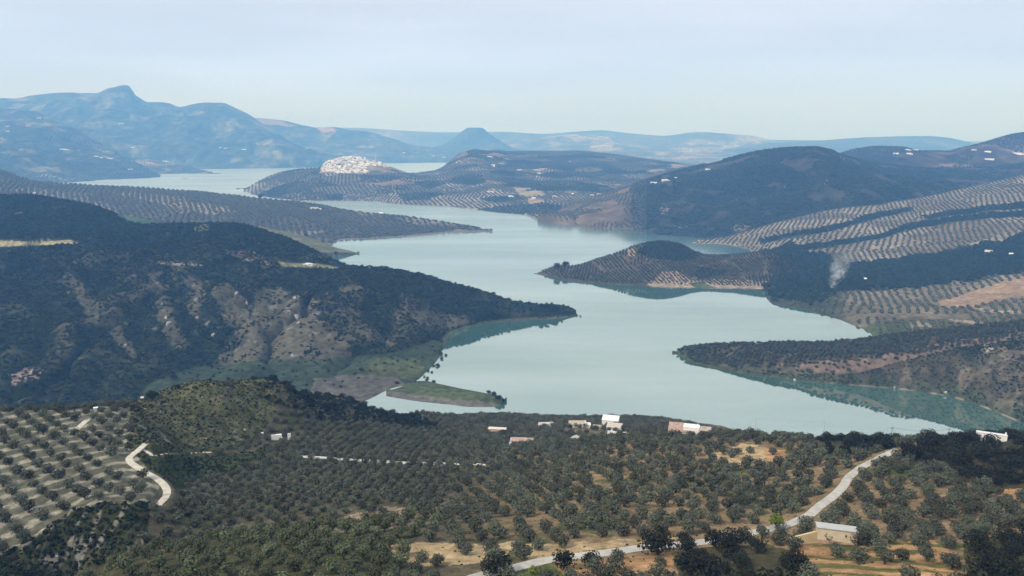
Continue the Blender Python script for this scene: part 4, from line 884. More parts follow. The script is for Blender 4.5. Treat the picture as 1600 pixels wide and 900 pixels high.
plant_rows(L_BIG, 'scrub', [(4.6, 4.6, 0)], 120, 83, 2.5, SCR, 'dense dark scrub and bushes covering the left hill', keep11, jit=.5, zmin=1.2)
def keep11b(x, y, px, py, h):
    r = hash2(np.floor(x * 3), np.floor(y * 3), 5)
    return (r < np.where(py < 420 + .1 * px, .55, .16)) & ~bare11(px, py) & ~inpoly(px, py, g_flat) & ~inpoly(px, py, [(-60, 374), (110, 372), (126, 381), (30, 386), (-60, 392)]) & ~inpoly(px, py, [(430, 404), (535, 412), (530, 421), (440, 418)])
plant_rows(L_BIG, 'wood', [(7, 7, 0)], 120, 84, 3.6, FOAK, 'evergreen oaks scattered over the left hill', keep11b, jit=.5, zmin=2)

# ------------------------------------------------------------------ near trees
def road_dist(x, y):
    d = np.full(len(x), 1e9)
    for p in ALLROAD[::2]: d = np.minimum(d, np.hypot(x - p[0], y - p[1]))
    return d
HOR = np.minimum.accumulate((H - L_N.Z) / L_N.Y, axis=0)
def near_grid(da, dr, ang, jit, seed, dmin=135, dmax=760):
    r = np.random.default_rng(seed); a = R(ang)
    u = np.arange(-900, 900, da); v = np.arange(-900, 900, dr); U, W = np.meshgrid(u, v); U = U.ravel(); W = W.ravel()
    U = U + r.uniform(-jit, jit, len(U)) * da; W = W + r.uniform(-jit, jit, len(W)) * dr
    x = math.cos(a) * U - math.sin(a) * W; y = 400 + math.sin(a) * U + math.cos(a) * W
    ok = (y > dmin) & (y < dmax) & (np.abs(x / y) < .9); x, y = x[ok], y[ok]
    z = near_z(x, y); px, py = project(x, y, np.nan_to_num(z)); ok = ~np.isnan(z) & (px > -190) & (px < 1800) & (py < 1010) & (z > 3)
    j = np.clip(np.searchsorted(NT, x / y), 0, len(NT) - 1); k = np.clip(np.searchsorted(ND, y) - 3, 0, len(ND) - 1)
    ok &= (H - np.nan_to_num(z) - 4.6) / y < HOR[k, j]          # what a nearer crest hides is left out
    return x[ok], y[ok], z[ok], px[ok], py[ok]
HOUSES_PX = [(425, 470, 662, 690), (757, 793, 662, 680), (793, 836, 678, 699), (836, 872, 655, 670), (880, 925, 648, 678), (918, 985, 650, 683), (890, 915, 672, 694), (1042, 1108, 660, 684), (1222, 1340, 805, 862), (1525, 1575, 668, 700), (455, 665, 710, 726)]
def clear_houses(px, py):
    ok = np.ones(len(px), bool)
    for a, b, c_, d in HOUSES_PX[:-1]: ok &= ~((px > a - 1) & (px < b + 1) & (py > d - 8) & (py < d - 2))
    return ok
OAKZ = [Z_OAKMID, Z_OAKCREST, Z_OAKR, Z_OAKB, Z_OAKBR]
NOOL = [Z_KNOLL, Z_DELL, Z_GUL] + OAKZ
trees = []    # x, y, z, radius, kind, zone
def addt(x, y, z, r0, kind, zone, seed):
    r = np.random.default_rng(seed)
    for i in range(len(x)): trees.append((x[i], y[i], z[i], r0 * (r.uniform(.5, 1.3) if kind == 'oak' else r.uniform(.84, 1.14)), kind, zone))
anyp = lambda px, py, ps: np.any([inpoly(px, py, p) for p in ps], 0)
x, y, z, px, py = near_grid(7.6, 10.2, 47, .12, 1)
ok = inpoly(px, py, Z_ORCH) & (road_dist(x, y) > 4.2); addt(x[ok], y[ok], z[ok], 2.95, 'olive', 'orchard', 11)
x, y, z, px, py = near_grid(6.0, 7.6, 38, .1, 2)
fr = inpoly(px, py, Z_FRONT); ok = fr & (road_dist(x, y) > 4); addt(x[ok], y[ok], z[ok], 2.75, 'young', 'front', 12)
mid = ~fr & ~inpoly(px, py, Z_ORCH) & ~anyp(px, py, NOOL) & (road_dist(x, y) > 4.3) & clear_houses(px, py)
bare = anyp(px, py, Z_BARE); thin = hash2(np.floor(x * 5), np.floor(y * 5), 8)
ok = mid & (px < 700) & (~bare | (thin < .35)) & (py > 645); addt(x[ok], y[ok], z[ok], 2.45, 'olive', 'middle', 13)
x, y, z, px, py = near_grid(6.4, 8.2, 12, .13, 3)
fr = inpoly(px, py, Z_FRONT)
mid = ~fr & ~inpoly(px, py, Z_ORCH) & ~anyp(px, py, NOOL) & (road_dist(x, y) > 4.6) & clear_houses(px, py)
bare = anyp(px, py, Z_BARE); thin = hash2(np.floor(x * 5), np.floor(y * 5), 8)
lower = py > 835 - .02 * (px - 700)
rt = (px > 1285) & (py < 850)
lower &= ~rt
ok = mid & (px >= 700) & (~bare | (thin < .38)) & (thin < .93) & ~lower & (y < 440) & ~rt; addt(x[ok], y[ok], z[ok], 2.9, 'olive', 'slope', 14)
ok = mid & (px >= 700) & (~bare | (thin < .38)) & lower; addt(x[ok], y[ok], z[ok], 2.8, 'olive', 'lower', 15)
ok = mid & (px >= 700) & ~lower & (y >= 440); addt(x[ok], y[ok], z[ok], 2.9, 'olive', 'valley', 16)
x, y, z, px, py = near_grid(6.3, 6.6, 33, .36, 8)
ok = (px > 1285) & (py < 850) & (y < 440) & ~anyp(px, py, NOOL) & (road_dist(x, y) > 4.4) & clear_houses(px, py) & (~anyp(px, py, Z_BARE) | (hash2(np.floor(x * 5), np.floor(y * 5), 8) < .35)); addt(x[ok], y[ok], z[ok], 2.9, 'olive', 'slope', 18)
x, y, z, px, py = near_grid(7.4, 7.4, 30, .35, 4)
for zi, (zp, znm) in enumerate(zip(OAKZ, ['mid', 'crest', 'right', 'bottom', 'corner'])):
    ok = inpoly(px, py, zp) & (y < 640) & (hash2(np.floor(x * 5), np.floor(y * 5), 12) < (.62 if zi == 0 else .8)) & (road_dist(x, y) > 4.0) & clear_houses(px, py); addt(x[ok], y[ok], z[ok], [2.8, 3.3, 3.7, 3.8, 3.8][zi], 'oak', znm, 20 + zi)
# single trees one can pick out
SINGLE = [(1028, 866, 5.2, 'oak', 'big round dark oak standing right beside the concrete track'), (775, 896, 4.2, 'oak', 'dark round oak at the bottom edge where the track enters'),
          (1428, 688, 3.6, 'oak', 'dark tree against the lake beside the right utility poles'), (1478, 688, 5.0, 'oak', 'broad dark oak on the crest left of the white building'), (1520, 690, 4.0, 'oak', 'dark oak touching the left end of the white crest building'), (1241, 680, 3.2, 'oak', 'small dark oak on the crest between two utility poles'),
          (1180, 672, 3.0, 'olive', 'lone rounded tree on the crest beside the leftmost pole'), (237, 624, 3.6, 'oak', 'lone dark tree on the left shoulder of the knoll'), (278, 607, 1.9, 'oak', 'small bush on the upper left slope of the knoll'), (328, 595, 1.4, 'oak', 'small bush on the top of the knoll skyline'),
          (1213, 826, 3.0, 'bright', 'bright green tree by the track left of the barn'), (833, 897, 1.5, 'bright', 'bright yellow-green bush below the concrete track'),
          (880, 888, 3.2, 'oak', 'low dark thicket just below the track, left one'), (925, 884, 2.8, 'oak', 'low dark thicket just below the track, right one'), (965, 873, 2.2, 'olive', 'young olive leaning over the track edge'), (1032, 886, 1.9, 'olive', 'little olive on the orange bank under the track'),
          (1272, 842, 1.7, 'olive', 'small olive against the barn front wall'), (1305, 862, 2.2, 'olive', 'olive standing right below the barn'), (1066, 846, 2.0, 'oak', 'small dark bush between the big oak and the track')]
near_single = []
for px_, py_, r_, k_, lb in SINGLE:
    p = hit(L_N, px_, py_); near_single.append((p[0], p[1], p[2], r_, k_, lb))
trees = [t for t in trees if all((t[0] - s[0]) ** 2 + (t[1] - s[1]) ** 2 > (s[3] + 1.0) ** 2 for s in near_single)]
BR_C = [crown_mesh('bright_crown', [M_BRIGHT], 160, 260, 7, .85, .28, False, .5)]
def tree_obj(name, label, cat, group, x, y, z, r, cm, seed):
    e = bpy.data.objects.new(name, None); COL.objects.link(e); e.empty_display_size = .5
    e.location = (x, y, z); e.rotation_euler = (0, 0, (seed * 2.399) % 6.283); e.scale = (r, r, r * (.82 + .3 * ((seed * .618) % 1)))
    props(e, label, cat, group)
    for nm, m in (('trunk', TR[seed % 3]), ('crown', cm)):
        o = bpy.data.objects.new(nm, m); o.parent = e; COL.objects.link(o)
    return e
ZL = {'orchard': ('grey-green olive of the pale-soil orchard', 'olives of the pale orchard'), 'front': ('bright leafy young olive in the front band', 'young olives of the front band'),
      'middle': ('olive of the dense middle grove', 'olives of the middle grove'), 'slope': ('olive tree on the ochre slope', 'olives above the concrete track'),
      'lower': ('olive on orange soil below the track', 'olives below the concrete track'), 'valley': ('olive tree in the valley grove around the white farmhouses', 'olives of the valley grove'),
      'mid': ('dark oak of the thicket right of the knoll', 'oaks beside the knoll'), 'crest': ('dark oak on the crest left of the track', 'oaks on the crest'), 'right': ('dark oak of the thicket below the white building', 'oaks below the crest building'),
      'bottom': ('dark oak of the clump under the track', 'oaks under the track'), 'corner': ('dark oak of the bottom right corner thicket', 'oaks in the corner')}
MARKS = [(1028, 866, 'the big round dark oak'), (1307, 848, 'the cream barn'), (1328, 745, 'the steep bend of the track'), (1404, 704, 'the head of the track'), (850, 878, 'the lower end of the track'), (1150, 838, 'the track left of the barn'), (1180, 705, 'the bare ochre patch under the crest'), (1420, 870, 'the orange ground right of the barn'), (1540, 780, 'the orange bank under the right oaks'), (1075, 684, 'the red-tiled crest farmhouse'),
         (700, 866, 'the sandy clearing'), (900, 848, 'the ochre strip over the track'), (560, 815, 'the bare brown valley strip'), (330, 870, 'the dark gully edge'), (480, 860, 'the middle of the front slope'), (560, 890, 'the bottom edge of the front slope'), (255, 765, 'the white track bend'), (20, 850, 'the rim of the gully'), (100, 720, 'the orchard centre'), (130, 655, 'the short pale path'),
         (880, 760, 'the centre of the ochre slope'), (1020, 760, 'the slope above the big round oak'), (1150, 760, 'the slope above the bright green tree'), (1250, 745, 'the slope left of the steep track'), (1400, 790, 'the grove right of the steep track'), (950, 720, 'the left brow of the ochre slope'), (1080, 715, 'the brow under the crest farmhouse'), (800, 800, 'the foot of the ochre slope'), (1480, 820, 'the grove above the corner oaks'), (700, 770, 'the fold between the two groves')]
def near_mark(t):
    px, py = project(t[0], t[1], t[2]); return min(MARKS, key=lambda m: (m[0] - px) ** 2 + (1.6 * (m[1] - py)) ** 2)[2]
ol = [t for t in trees if t[4] in ('olive', 'young')]; oak = [t for t in trees if t[4] == 'oak']
def app(t):
    px, py = project(t[0], t[1], t[2]); 
    return t[3] / t[1] * (1.0 if (-8 < px < 1608 and py < 915) else 0)
ol.sort(key=lambda t: -app(t))
n_ind = 288
for i, t in enumerate(ol[:n_ind]):
    ms = OLG_C if t[4] == 'young' else OL_C
    lb, gr = ZL[t[5]]; lb = lb + ', by ' + near_mark(t)
    tree_obj('olive_tree', lb, 'olive tree', gr, *t[:4], ms[i % len(ms)], i)
oak.sort(key=lambda t: -app(t)); n_oak = min(250, sum(app(t) > 0 for t in oak))
for i, t in enumerate(oak[:n_oak]):
    lb, gr = ZL[t[5]]; lb = lb + ', ' + ['its left end', 'left of its middle', 'right of its middle', 'its right end'][min(3, int(4 * sum(project(*u[:3])[0] < project(*t[:3])[0] for u in oak if u[5] == t[5]) / max(1, sum(u[5] == t[5] for u in oak))))]; tree_obj('oak_tree', lb, 'oak tree', gr, *t[:4], OAK_C[i % 4], i + 3)
for i, t in enumerate(near_single):
    nm, ct = {'oak': ('oak_tree', 'oak tree'), 'olive': ('olive_tree', 'olive tree'), 'bright': ('leafy_tree', 'tree')}[t[4]]
    ms = {'oak': OAK_C, 'olive': OL_C, 'bright': BR_C}[t[4]]
    tree_obj(nm, t[5], ct, None, *t[:4], ms[i % len(ms)], i + 9)
rest = ol[n_ind:] + oak[n_oak:]
OLF = [crown_mesh('grove_olive', [M_OLIVE, M_BARK], 400 + i, 300, 8, .85, .26, True, .44, .70) for i in range(5)]
OLGF = [crown_mesh('grove_young_olive', [M_OLIVE_G, M_BARK], 410 + i, 300, 7, .95, .26, True, .42, .74) for i in range(3)]
OKF = [crown_mesh('grove_oak', [M_OAK, M_BARK], 417 + i, 200, 8, .85, .34, True, .6, .75) for i in range(3)]
rp = np.array([t[:3] for t in rest]); rs = np.array([t[3] for t in rest]); r_ = np.random.default_rng(3)
pk = np.where(np.array([t[4] == 'oak' for t in rest]), 8 + r_.integers(0, 3, len(rest)), np.where(np.array([t[4] == 'young' for t in rest]), 5 + r_.integers(0, 3, len(rest)), r_.integers(0, 5, len(rest))))
scatter('olive_grove', rp, r_.uniform(0, 6.28, len(rp)), np.stack([rs, rs, rs * r_.uniform(.85, 1.1, len(rs))], 1), pk, OLF + OLGF + OKF, 'olive and oak trees filling the rest of the near hillside')
# low shrubs and grass tufts on the knoll, dell and gully
x, y, z, px, py = near_grid(1.5, 1.5, 0, .5, 5, 190, 640)
dn = hash2(np.floor(x * 7), np.floor(y * 7), 3)
ok = (inpoly(px, py, Z_KNOLL) & (dn < .5)) | (inpoly(px, py, Z_GUL) & (dn < .75)) | (inpoly(px, py, Z_DELL) & (dn < .45)) | (inpoly(px, py, Z_OAKMID) & (dn < .35))
ok &= road_dist(x, y) > 1.6
x, y, z, px, py = x[ok], y[ok], z[ok], px[ok], py[ok]
r_ = np.random.default_rng(9); s = r_.uniform(.35, 1.0, len(x)) ** 1.5 * np.where(inpoly(px, py, Z_GUL), 1.5, np.where(inpoly(px, py, Z_OAKMID), 1.9, 1.0)) + .15
dry = r_.uniform(size=len(x)) < np.where(inpoly(px, py, Z_KNOLL), .6, .15)
UND = [crown_mesh('shrub', [M_SCRUB], 420 + i, 36, 3, .7, .6, False, .4, .4) for i in range(3)] + [crown_mesh('dry_shrub', [M_DRY], 430 + i, 36, 3, .6, .6, False, .4, .35) for i in range(2)]
scatter('undergrowth', np.stack([x, y, z], 1), r_.uniform(0, 6.28, len(x)), np.stack([s, s, s], 1), np.where(dry, 3 + r_.integers(0, 2, len(x)), r_.integers(0, 3, len(x))), UND, 'low scrub and dry grass on the knoll and the gully')
# weeds between the near trees
x, y, z, px, py = near_grid(3.0, 3.0, 0, .5, 6, 150, 330)
dn = hash2(np.floor(x * 7), np.floor(y * 7), 5); ok = (dn < .3) & (road_dist(x, y) > 2.2) & ~inpoly(px, py, Z_ORCH) & (fbm(x / 12, y / 12, 66) > -.1) & clear_houses(px, py)
x, y, z = x[ok], y[ok], z[ok]; r_ = np.random.default_rng(10); s = r_.uniform(.2, .55, len(x))
scatter('weeds', np.stack([x, y, z], 1), r_.uniform(0, 6.28, len(x)), np.stack([s, s, s * .7], 1), r_.integers(0, 5, len(x)), UND, 'tufts of weeds on the ochre soil between the olives')

# ------------------------------------------------------------------ buildings
def box(bm, x0, x1, y0, y1, z0, z1):
    v = [bm.verts.new(p) for p in ((x0, y0, z0), (x1, y0, z0), (x1, y1, z0), (x0, y1, z0), (x0, y0, z1), (x1, y0, z1), (x1, y1, z1), (x0, y1, z1))]
    for f in ((0, 3, 2, 1), (4, 5, 6, 7), (0, 1, 5, 4), (1, 2, 6, 5), (2, 3, 7, 6), (3, 0, 4, 7)): bm.faces.new([v[i] for i in f])
def prism(bm, prof, x0, x1):          # profile in (y, z), run along x
    a = [bm.verts.new((x0, y, z)) for y, z in prof]; b = [bm.verts.new((x1, y, z)) for y, z in prof]; n = len(prof)
    bm.faces.new(a[::-1]); bm.faces.new(b)
    for i in range(n): bm.faces.new((a[i], a[(i + 1) % n], b[(i + 1) % n], b[i]))
def bmo(name, fn, mat, parent=None):
    bm = bmesh.new(); fn(bm); bmesh.ops.recalc_face_normals(bm, faces=bm.faces[:])
    me = bpy.data.meshes.new(name); bm.to_mesh(me); bm.free(); me.materials.append(mat)
    return link(name, me, parent)
def building(name, label, cat, loc, rz, w, d, h, roof='gable', wall_m=None, roof_m=None, rise=1.4, over=.3, windows=(), doors=(), chimneys=(), group=None, sink=1.5):
    """w along x, d along y, front wall at y=0 facing the viewer"""
    e = bpy.data.objects.new(name, None); COL.objects.link(e); e.location = loc; e.rotation_euler = (0, 0, rz); props(e, label, cat, group)
    if loc[1] > 400: e.scale = (.92, .9, .78)
    wall_m = wall_m or M_WHITE; roof_m = roof_m or M_TILE
    if roof == 'gable':
        bmo('wall', lambda bm: prism(bm, [(0, -sink), (d, -sink), (d, h), (d / 2, h + rise), (0, h)], -w / 2, w / 2), wall_m, e)
        t = .22
        rf = bmo('roof', lambda bm: (prism(bm, [(-over, h - over * rise / d * 2 + .02), (d / 2, h + rise + .02), (d / 2, h + rise + t), (-over, h - over * rise / d * 2 + t)], -w / 2 - over, w / 2 + over),
                                     prism(bm, [(d + over, h - over * rise / d * 2 + .02), (d + over, h - over * rise / d * 2 + t), (d / 2 + .004, h + rise + t), (d / 2 + .004, h + rise + .02)], -w / 2 - over, w / 2 + over)), roof_m, e)
    elif roof == 'lean':     # high at the front, falling to the back
        bmo('wall', lambda bm: prism(bm, [(0, -sink), (d, -sink), (d, h - rise), (0, h)], -w / 2, w / 2), wall_m, e)
        rf = bmo('roof', lambda bm: prism(bm, [(-over, h + .03 + over * rise / d), (d + over, h - rise + .03 - over * rise / d), (d + over, h - rise + .2), (-over, h + .3)], -w / 2 - over, w / 2 + over), roof_m, e)
    elif roof == 'front':    # falls towards the viewer
        bmo('wall', lambda bm: prism(bm, [(0, -sink), (d, -sink), (d, h + rise), (0, h)], -w / 2, w / 2), wall_m, e)
        rf = bmo('roof', lambda bm: prism(bm, [(-over, h + .03 - over * rise / d), (d + over, h + rise + .03 + over * rise / d), (d + over, h + rise + .22), (-over, h + .2)], -w / 2 - over, w / 2 + over), roof_m, e)
    else:
        bmo('wall', lambda bm: box(bm, -w / 2, w / 2, 0, d, -sink, h), wall_m, e)
        rf = bmo('roof', lambda bm: box(bm, -w / 2 - .1, w / 2 + .1, -.1, d + .1, h + .004, h + .25), roof_m, e)
    for x, z, ww, hh in windows:
        fr = bmo('window', lambda bm: box(bm, x - ww / 2, x + ww / 2, -.03, .05, z, z + hh), M_DARK, e)
        bmo('sill', lambda bm: box(bm, x - ww / 2 - .1, x + ww / 2 + .1, -.12, -.034, z - .14, z - .004), wall_m, fr)
    for x, ww, hh in doors: bmo('door', lambda bm: box(bm, x - ww / 2, x + ww / 2, -.04, .05, 0, hh), M_BROWNROOF, e)
    for x, y, ww, z1 in chimneys: bmo('chimney', lambda bm: box(bm, x - ww / 2, x + ww / 2, y - ww / 2, y + ww / 2, h - .5, z1), M_WHITE, rf)
    return e
def at(px, py, lay=None):
    p = hit(lay or L_N, px, py); return Vector(p)
def face(p, extra=0): return -math.atan2(p.x, p.y) + R(extra)
# stone barn beside the track, its boundary wall and yard
p = at(1307, 850); Rb = R(-16)
barn = building('stone_barn', 'cream rendered barn with one tiny window below the concrete track', 'barn', (p.x, p.y, p.z), Rb, 9.8, 5.0, 3.9, 'lean', M_CREAM, M_GREYROOF, .9, .22, windows=[(2.2, 2.2, .42, .62)])
bmo('base_course', lambda bm: box(bm, -4.92, 4.92, -.06, -.004, -1.2, .75), plain('stained_render', (.42, .29, .2), .9, .3, .8), barn)
rw = bmo('retaining_wall', lambda bm: prism(bm, [(0, -1.5), (.5, -1.5), (.5, 2.1), (0, 2.1)], -7.5, 0), plain('ochre_render', (.60, .46, .27), .9, .15, .5, bump=.3))
for v in rw.data.vertices:
    if v.co.z > 1: v.co.z = 2.9 + v.co.x * .16
rw.location = Vector((p.x, p.y, p.z)) + Vector((-4.95 * math.cos(Rb), -4.95 * math.sin(Rb), 0)); rw.rotation_euler = (0, 0, R(10))
props(rw, 'ochre retaining wall under the track joining the left end of the barn', 'wall')
# white farmhouses in the valley
p = at(903, 668); a = face(p, 6)
building('farmhouse', 'long white farmhouse with tan roof, left of the big white shed', 'farmhouse', p, a, 15, 6, 3.2, 'front', M_WHITE, plain('tan_tiles', (.42, .36, .28), .85, .2, 1), 1.6, .2, windows=[(-5, 1.2, .9, 1.0), (-1.5, 1.2, .9, 1.0), (2.5, 1.2, .9, 1)], doors=[(5, 1.1, 2.1)], chimneys=[(6.6, 3, .8, 6.0)])
q = at(919, 669); building('white_annex', 'tall white block at the right end of the long farmhouse', 'annex', q, a, 4.6, 5, 3.6, 'flat', M_WHITE, M_WHITE, windows=[(0, 1.6, .8, .9)])
p = at(955, 667); p = p + Vector((0, 9, 0)); p.z = float(near_z([p.x], [p.y])[0]) + 1.0
building('white_shed', 'largest white gabled shed rising behind the tiled farmhouse', 'shed', p, face(p, -8), 14, 9, 4.6, 'front', M_WHITE, plain('white_sheet_roof', (.74, .74, .73), .6, .06, .6), 2.2, .3, windows=[(-3, 2, .9, .9)])
p = at(959, 673); fa = face(p, -8)
building('farmhouse', 'white farmhouse with pinkish tiled roof in front of the big shed', 'farmhouse', p, fa, 12, 7, 3.0, 'front', M_WHITE, M_TILE, 2.0, .3, windows=[(-4, 1.1, .8, 1.1), (-1, 1.1, .8, 1.1), (3.6, 1.1, .8, 1.1)], doors=[(1.4, 1.0, 2.1)], chimneys=[(-5, 4.5, .7, 5.6)])
q = at(964, 678.5); building('terrace_wall', 'white terrace wall along the front of the tiled farmhouse', 'wall', q, fa, 15, .6, 2.2, 'flat', M_WHITE, M_WHITE)
q = at(933, 671); building('stone_outbuilding', 'low grey stone outbuilding between the two white farmhouses', 'outbuilding', q, face(q), 7, 4, 2.2, 'front', M_STONE, M_STONE, .8, .15, doors=[(1, .9, 1.7)])
q = at(901, 689); building('hut', 'small white gabled hut standing alone among valley olives', 'hut', q, face(q, 58), 7, 4.6, 2.4, 'gable', M_WHITE, M_GREYROOF, 1.3, .2)
q = at(854, 667); building('long_shed', 'long low pale-roofed shed left of the white farmhouses', 'shed', q, face(q, 8), 13, 5, 2.4, 'front', M_WHITE, M_GREYROOF, .5, .15)
q = at(776, 677); building('long_building', 'pinkish flat-topped long building in the leftmost valley grove', 'building', q, face(q, -10), 13.5, 6, 3.6, 'lean', M_PINK, plain('pink_roof_edge', (.66, .57, .50), .85, .12, .7), .5, .25, chimneys=[(-4, .8, .6, 4.0)])
q = at(815, 696.5); sh = building('porch_shed', 'brown-roofed shed with open dark porch and white posts', 'shed', q, face(q, -4), 15, 5, 3.4, 'front', M_BROWNROOF, plain('worn_pink_roof', (.38, .28, .24), .85, .4, .35), 1.0, .1)
bmo('porch_roof', lambda bm: prism(bm, [(-2.6, 2.5), (-.12, 3.0), (-.12, 3.15), (-2.6, 2.68)], -3.4, 7.4), M_BROWNROOF, sh)
for xx in (-3.2, 1.2, 7.2): bmo('post', lambda bm: box(bm, xx - .25, xx + .25, -2.5, -2.05, -1.2, 2.48), M_WHITE, sh)
bmo('end_wall', lambda bm: box(bm, -7.9, -6.4, -1.2, -.11, -1, 3.0), M_WHITE, sh); bmo('chimney', lambda bm: box(bm, -7.3, -6.8, .5, 1.0, 3.2, 5.2), M_WHITE, sh)
q = at(1064, 682); building('farmhouse', 'white crest farmhouse with rusty red tiled roof, left of tall chimney', 'farmhouse', q, face(q, -4), 13, 7, 2.6, 'front', M_WHITE, plain('red_tiles', (.36, .26, .21), .85, .35, .6), 2.2, .3, windows=[(-5, .9, .8, .9), (-1, .9, .8, .9), (3.5, .9, .8, .9)], chimneys=[(4.0, 3.0, 1.1, 5.6)])
q = at(1079, 681); q = q + Vector((0, -.6, 0)); building('white_annex', 'white flat block between the red-tiled farmhouse and tall chimney', 'annex', q, face(q, -4), 8, 5, 4.6, 'flat', M_WHITE, M_WHITE)
q = at(1098, 679); ob = building('stone_outbuilding', 'tan stone outbuilding on the crest with a tall white chimney', 'outbuilding', q, face(q), 9, 5, 2.6, 'front', M_STONE, plain('tan_roof', (.44, .38, .32), .85, .2, .8), 1.0, .2)
bmo('chimney', lambda bm: box(bm, -3.6, -2.8, 1.0, 1.8, 1.5, 6.6), M_WHITE, ob); bmo('gable_wall', lambda bm: box(bm, -.6, 1.4, 2.2, 3.0, 2.6, 4.9), plain('tan_render', (.5, .44, .37), .9, .15, .8), ob)
# ruin below the knoll
q = at(439, 688); ru = bpy.data.objects.new('ruin', None); COL.objects.link(ru); ru.location = q; ru.rotation_euler = (0, 0, face(q)); props(ru, 'roofless white ruin with dark gap at the foot of the knoll', 'ruin')
bmo('wall', lambda bm: prism(bm, [(0, -1), (.6, -1), (.6, 3.6), (0, 3.6)], -5.2, -2.6), M_WHITE, ru)
bmo('wall', lambda bm: prism(bm, [(.1, .2), (.7, .2), (.7, 3.7), (.1, 3.4)], -2.59, .6), M_WHITE, ru)
bmo('pillar', lambda bm: box(bm, .2, .9, -.1, .5, -1, 1.8), M_WHITE, ru); bmo('pillar', lambda bm: box(bm, 3.7, 5.5, 0, .7, -1.5, 3.4), M_WHITE, ru)
bmo('back_wall', lambda bm: box(bm, -4, 4.2, 4.0, 4.5, -1, 3.1), plain('gap_shade_stone', (.06, .055, .05), .9, .2, 1), ru)  # near-black colour paints the shade seen through the ruin's gap
q = at(410, 678); building('trough', 'tiny white trough left of the roofless ruin', 'trough', q, face(q), 1.4, .8, .7, 'flat', M_WHITE, M_WHITE, sink=.5)
q = at(222, 621); building('water_tank', 'small white tank beside the lone tree on the skyline', 'tank', q, face(q), 1.7, 1.6, 1.5, 'flat', M_WHITE, M_WHITE)
q = at(150, 643); building('water_tank', 'small white tank among the back rows of the orchard', 'tank', q, face(q), 1.9, 1.7, 1.6, 'flat', M_WHITE, M_WHITE)
q = at(632, 637); building('cottage', 'little white cottage behind the knoll oaks near the spit', 'cottage', q, face(q, 20), 6, 5, 2.8, 'gable', M_WHITE, M_BROWNROOF, 1.2, .2, windows=[(-1, 1.0, .8, .9)])
q = at(1549, 690); wb = building('white_building', 'plain white building among dark oaks on the right crest', 'building', q, face(q, 6), 12, 4, 3.4, 'lean', M_WHITE, plain('white_roof', (.7, .7, .7), .7, .06, .7), .5, .15, chimneys=[(5.4, 1, .6, 4.8)])
# long low white wall between the olives
wp = [(464, 715), (495, 716.5), (525, 718.5), (560, 721), (600, 723), (645, 725), (690, 726.5), (760, 727.5)]
G = ground_line(L_N, wp, 4.5)
low = bpy.data.objects.new('low_wall', None); COL.objects.link(low); low.location = G[0]; props(low, 'long low white wall running straight through the middle olive grove', 'wall')
for i in range(len(G) - 1):
    a_, b_ = Vector(G[i]) - Vector(G[0]), Vector(G[i + 1]) - Vector(G[0]); d_ = (b_ - a_); ln = d_.length
    o = bmo('wall_panel', lambda bm: box(bm, .02, ln - .02, -.2, .2, -.8, 1.15), M_WHITE, low); o.location = a_; o.rotation_euler = (0, 0, math.atan2(d_.y, d_.x))
# power line along the crest
POLES = [(1180, 674, 21, 'leftmost utility pole on the crest above the lone rounded tree'), (1287, 683, 26, 'utility pole against the lake, second from left on the crest'), (1392, 692, 26, 'utility pole on the crest behind the head of the track'), (1405, 704, 22, 'utility pole standing beside the top of the concrete track'), (1443, 694, 20, 'utility pole right of the dark crest tree'), (1481, 692, 24, 'utility pole in front of the broad oak on the right crest')]
tops = []
for px, py, hp, lb in POLES:
    q = at(px, py); hh = max(6.0, hp * q.y / F * 1.05)
    e = bpy.data.objects.new('utility_pole', None); COL.objects.link(e); e.location = q; props(e, lb, 'utility pole', 'poles of the crest power line')
    def pole(bm):
        bmesh.ops.create_cone(bm, cap_ends=True, segments=8, radius1=.16, radius2=.10, depth=hh + 1)
        bmesh.ops.translate(bm, verts=bm.verts[:], vec=(0, 0, hh / 2 - .5))
    bmo('shaft', pole, M_WOOD, e); ca = bmo('crossarm', lambda bm: box(bm, -.9, .9, -.06, .06, hh - .5, hh - .36), M_WOOD, e)
    for xx in (-.75, 0, .75): bmo('insulator', lambda bm: box(bm, xx - .05, xx + .05, -.05, .05, hh - .355, hh - .17), M_WIRE, ca)
    tops.append(Vector(q) + Vector((0, 0, hh - .15)))
t0 = Vector(at(1096, 679)) + Vector((0, 0, 6.0))
for i, (a_, b_) in enumerate([(t0, tops[0]), (tops[0], tops[1]), (tops[1], tops[2]), (tops[2], tops[4]), (tops[4], tops[5]), (tops[2], tops[3])]):
    V, Fq, mi = [], [], []
    n = 14; P = [a_.lerp(b_, k / n) - Vector((0, 0, (a_ - b_).length * .02 * 4 * (k / n) * (1 - k / n))) for k in range(n + 1)]
    for pt in P: V += [pt + Vector((0, 0, .045)), pt + Vector((.03, .03, -.03)), pt + Vector((-.03, -.03, -.03))]
    for k in range(n):
        for j in range(3): Fq.append((k * 3 + j, k * 3 + (j + 1) % 3, k * 3 + 3 + (j + 1) % 3, k * 3 + 3 + j))
    o = link('overhead_wire', mesh_np('overhead_wire', np.array([tuple(v) for v in V]), np.array(Fq), [M_WIRE], False))
    props(o, ['power wire from the tall chimney to the leftmost pole', 'power wire between the leftmost pole and the second pole', 'power wire between the second pole and the pole behind the track', 'power wire from the pole behind the track to the pole by the crest tree', 'power wire between the two rightmost utility poles', 'short power wire down to the pole beside the track'][i], 'wire', 'wires of the crest power line')

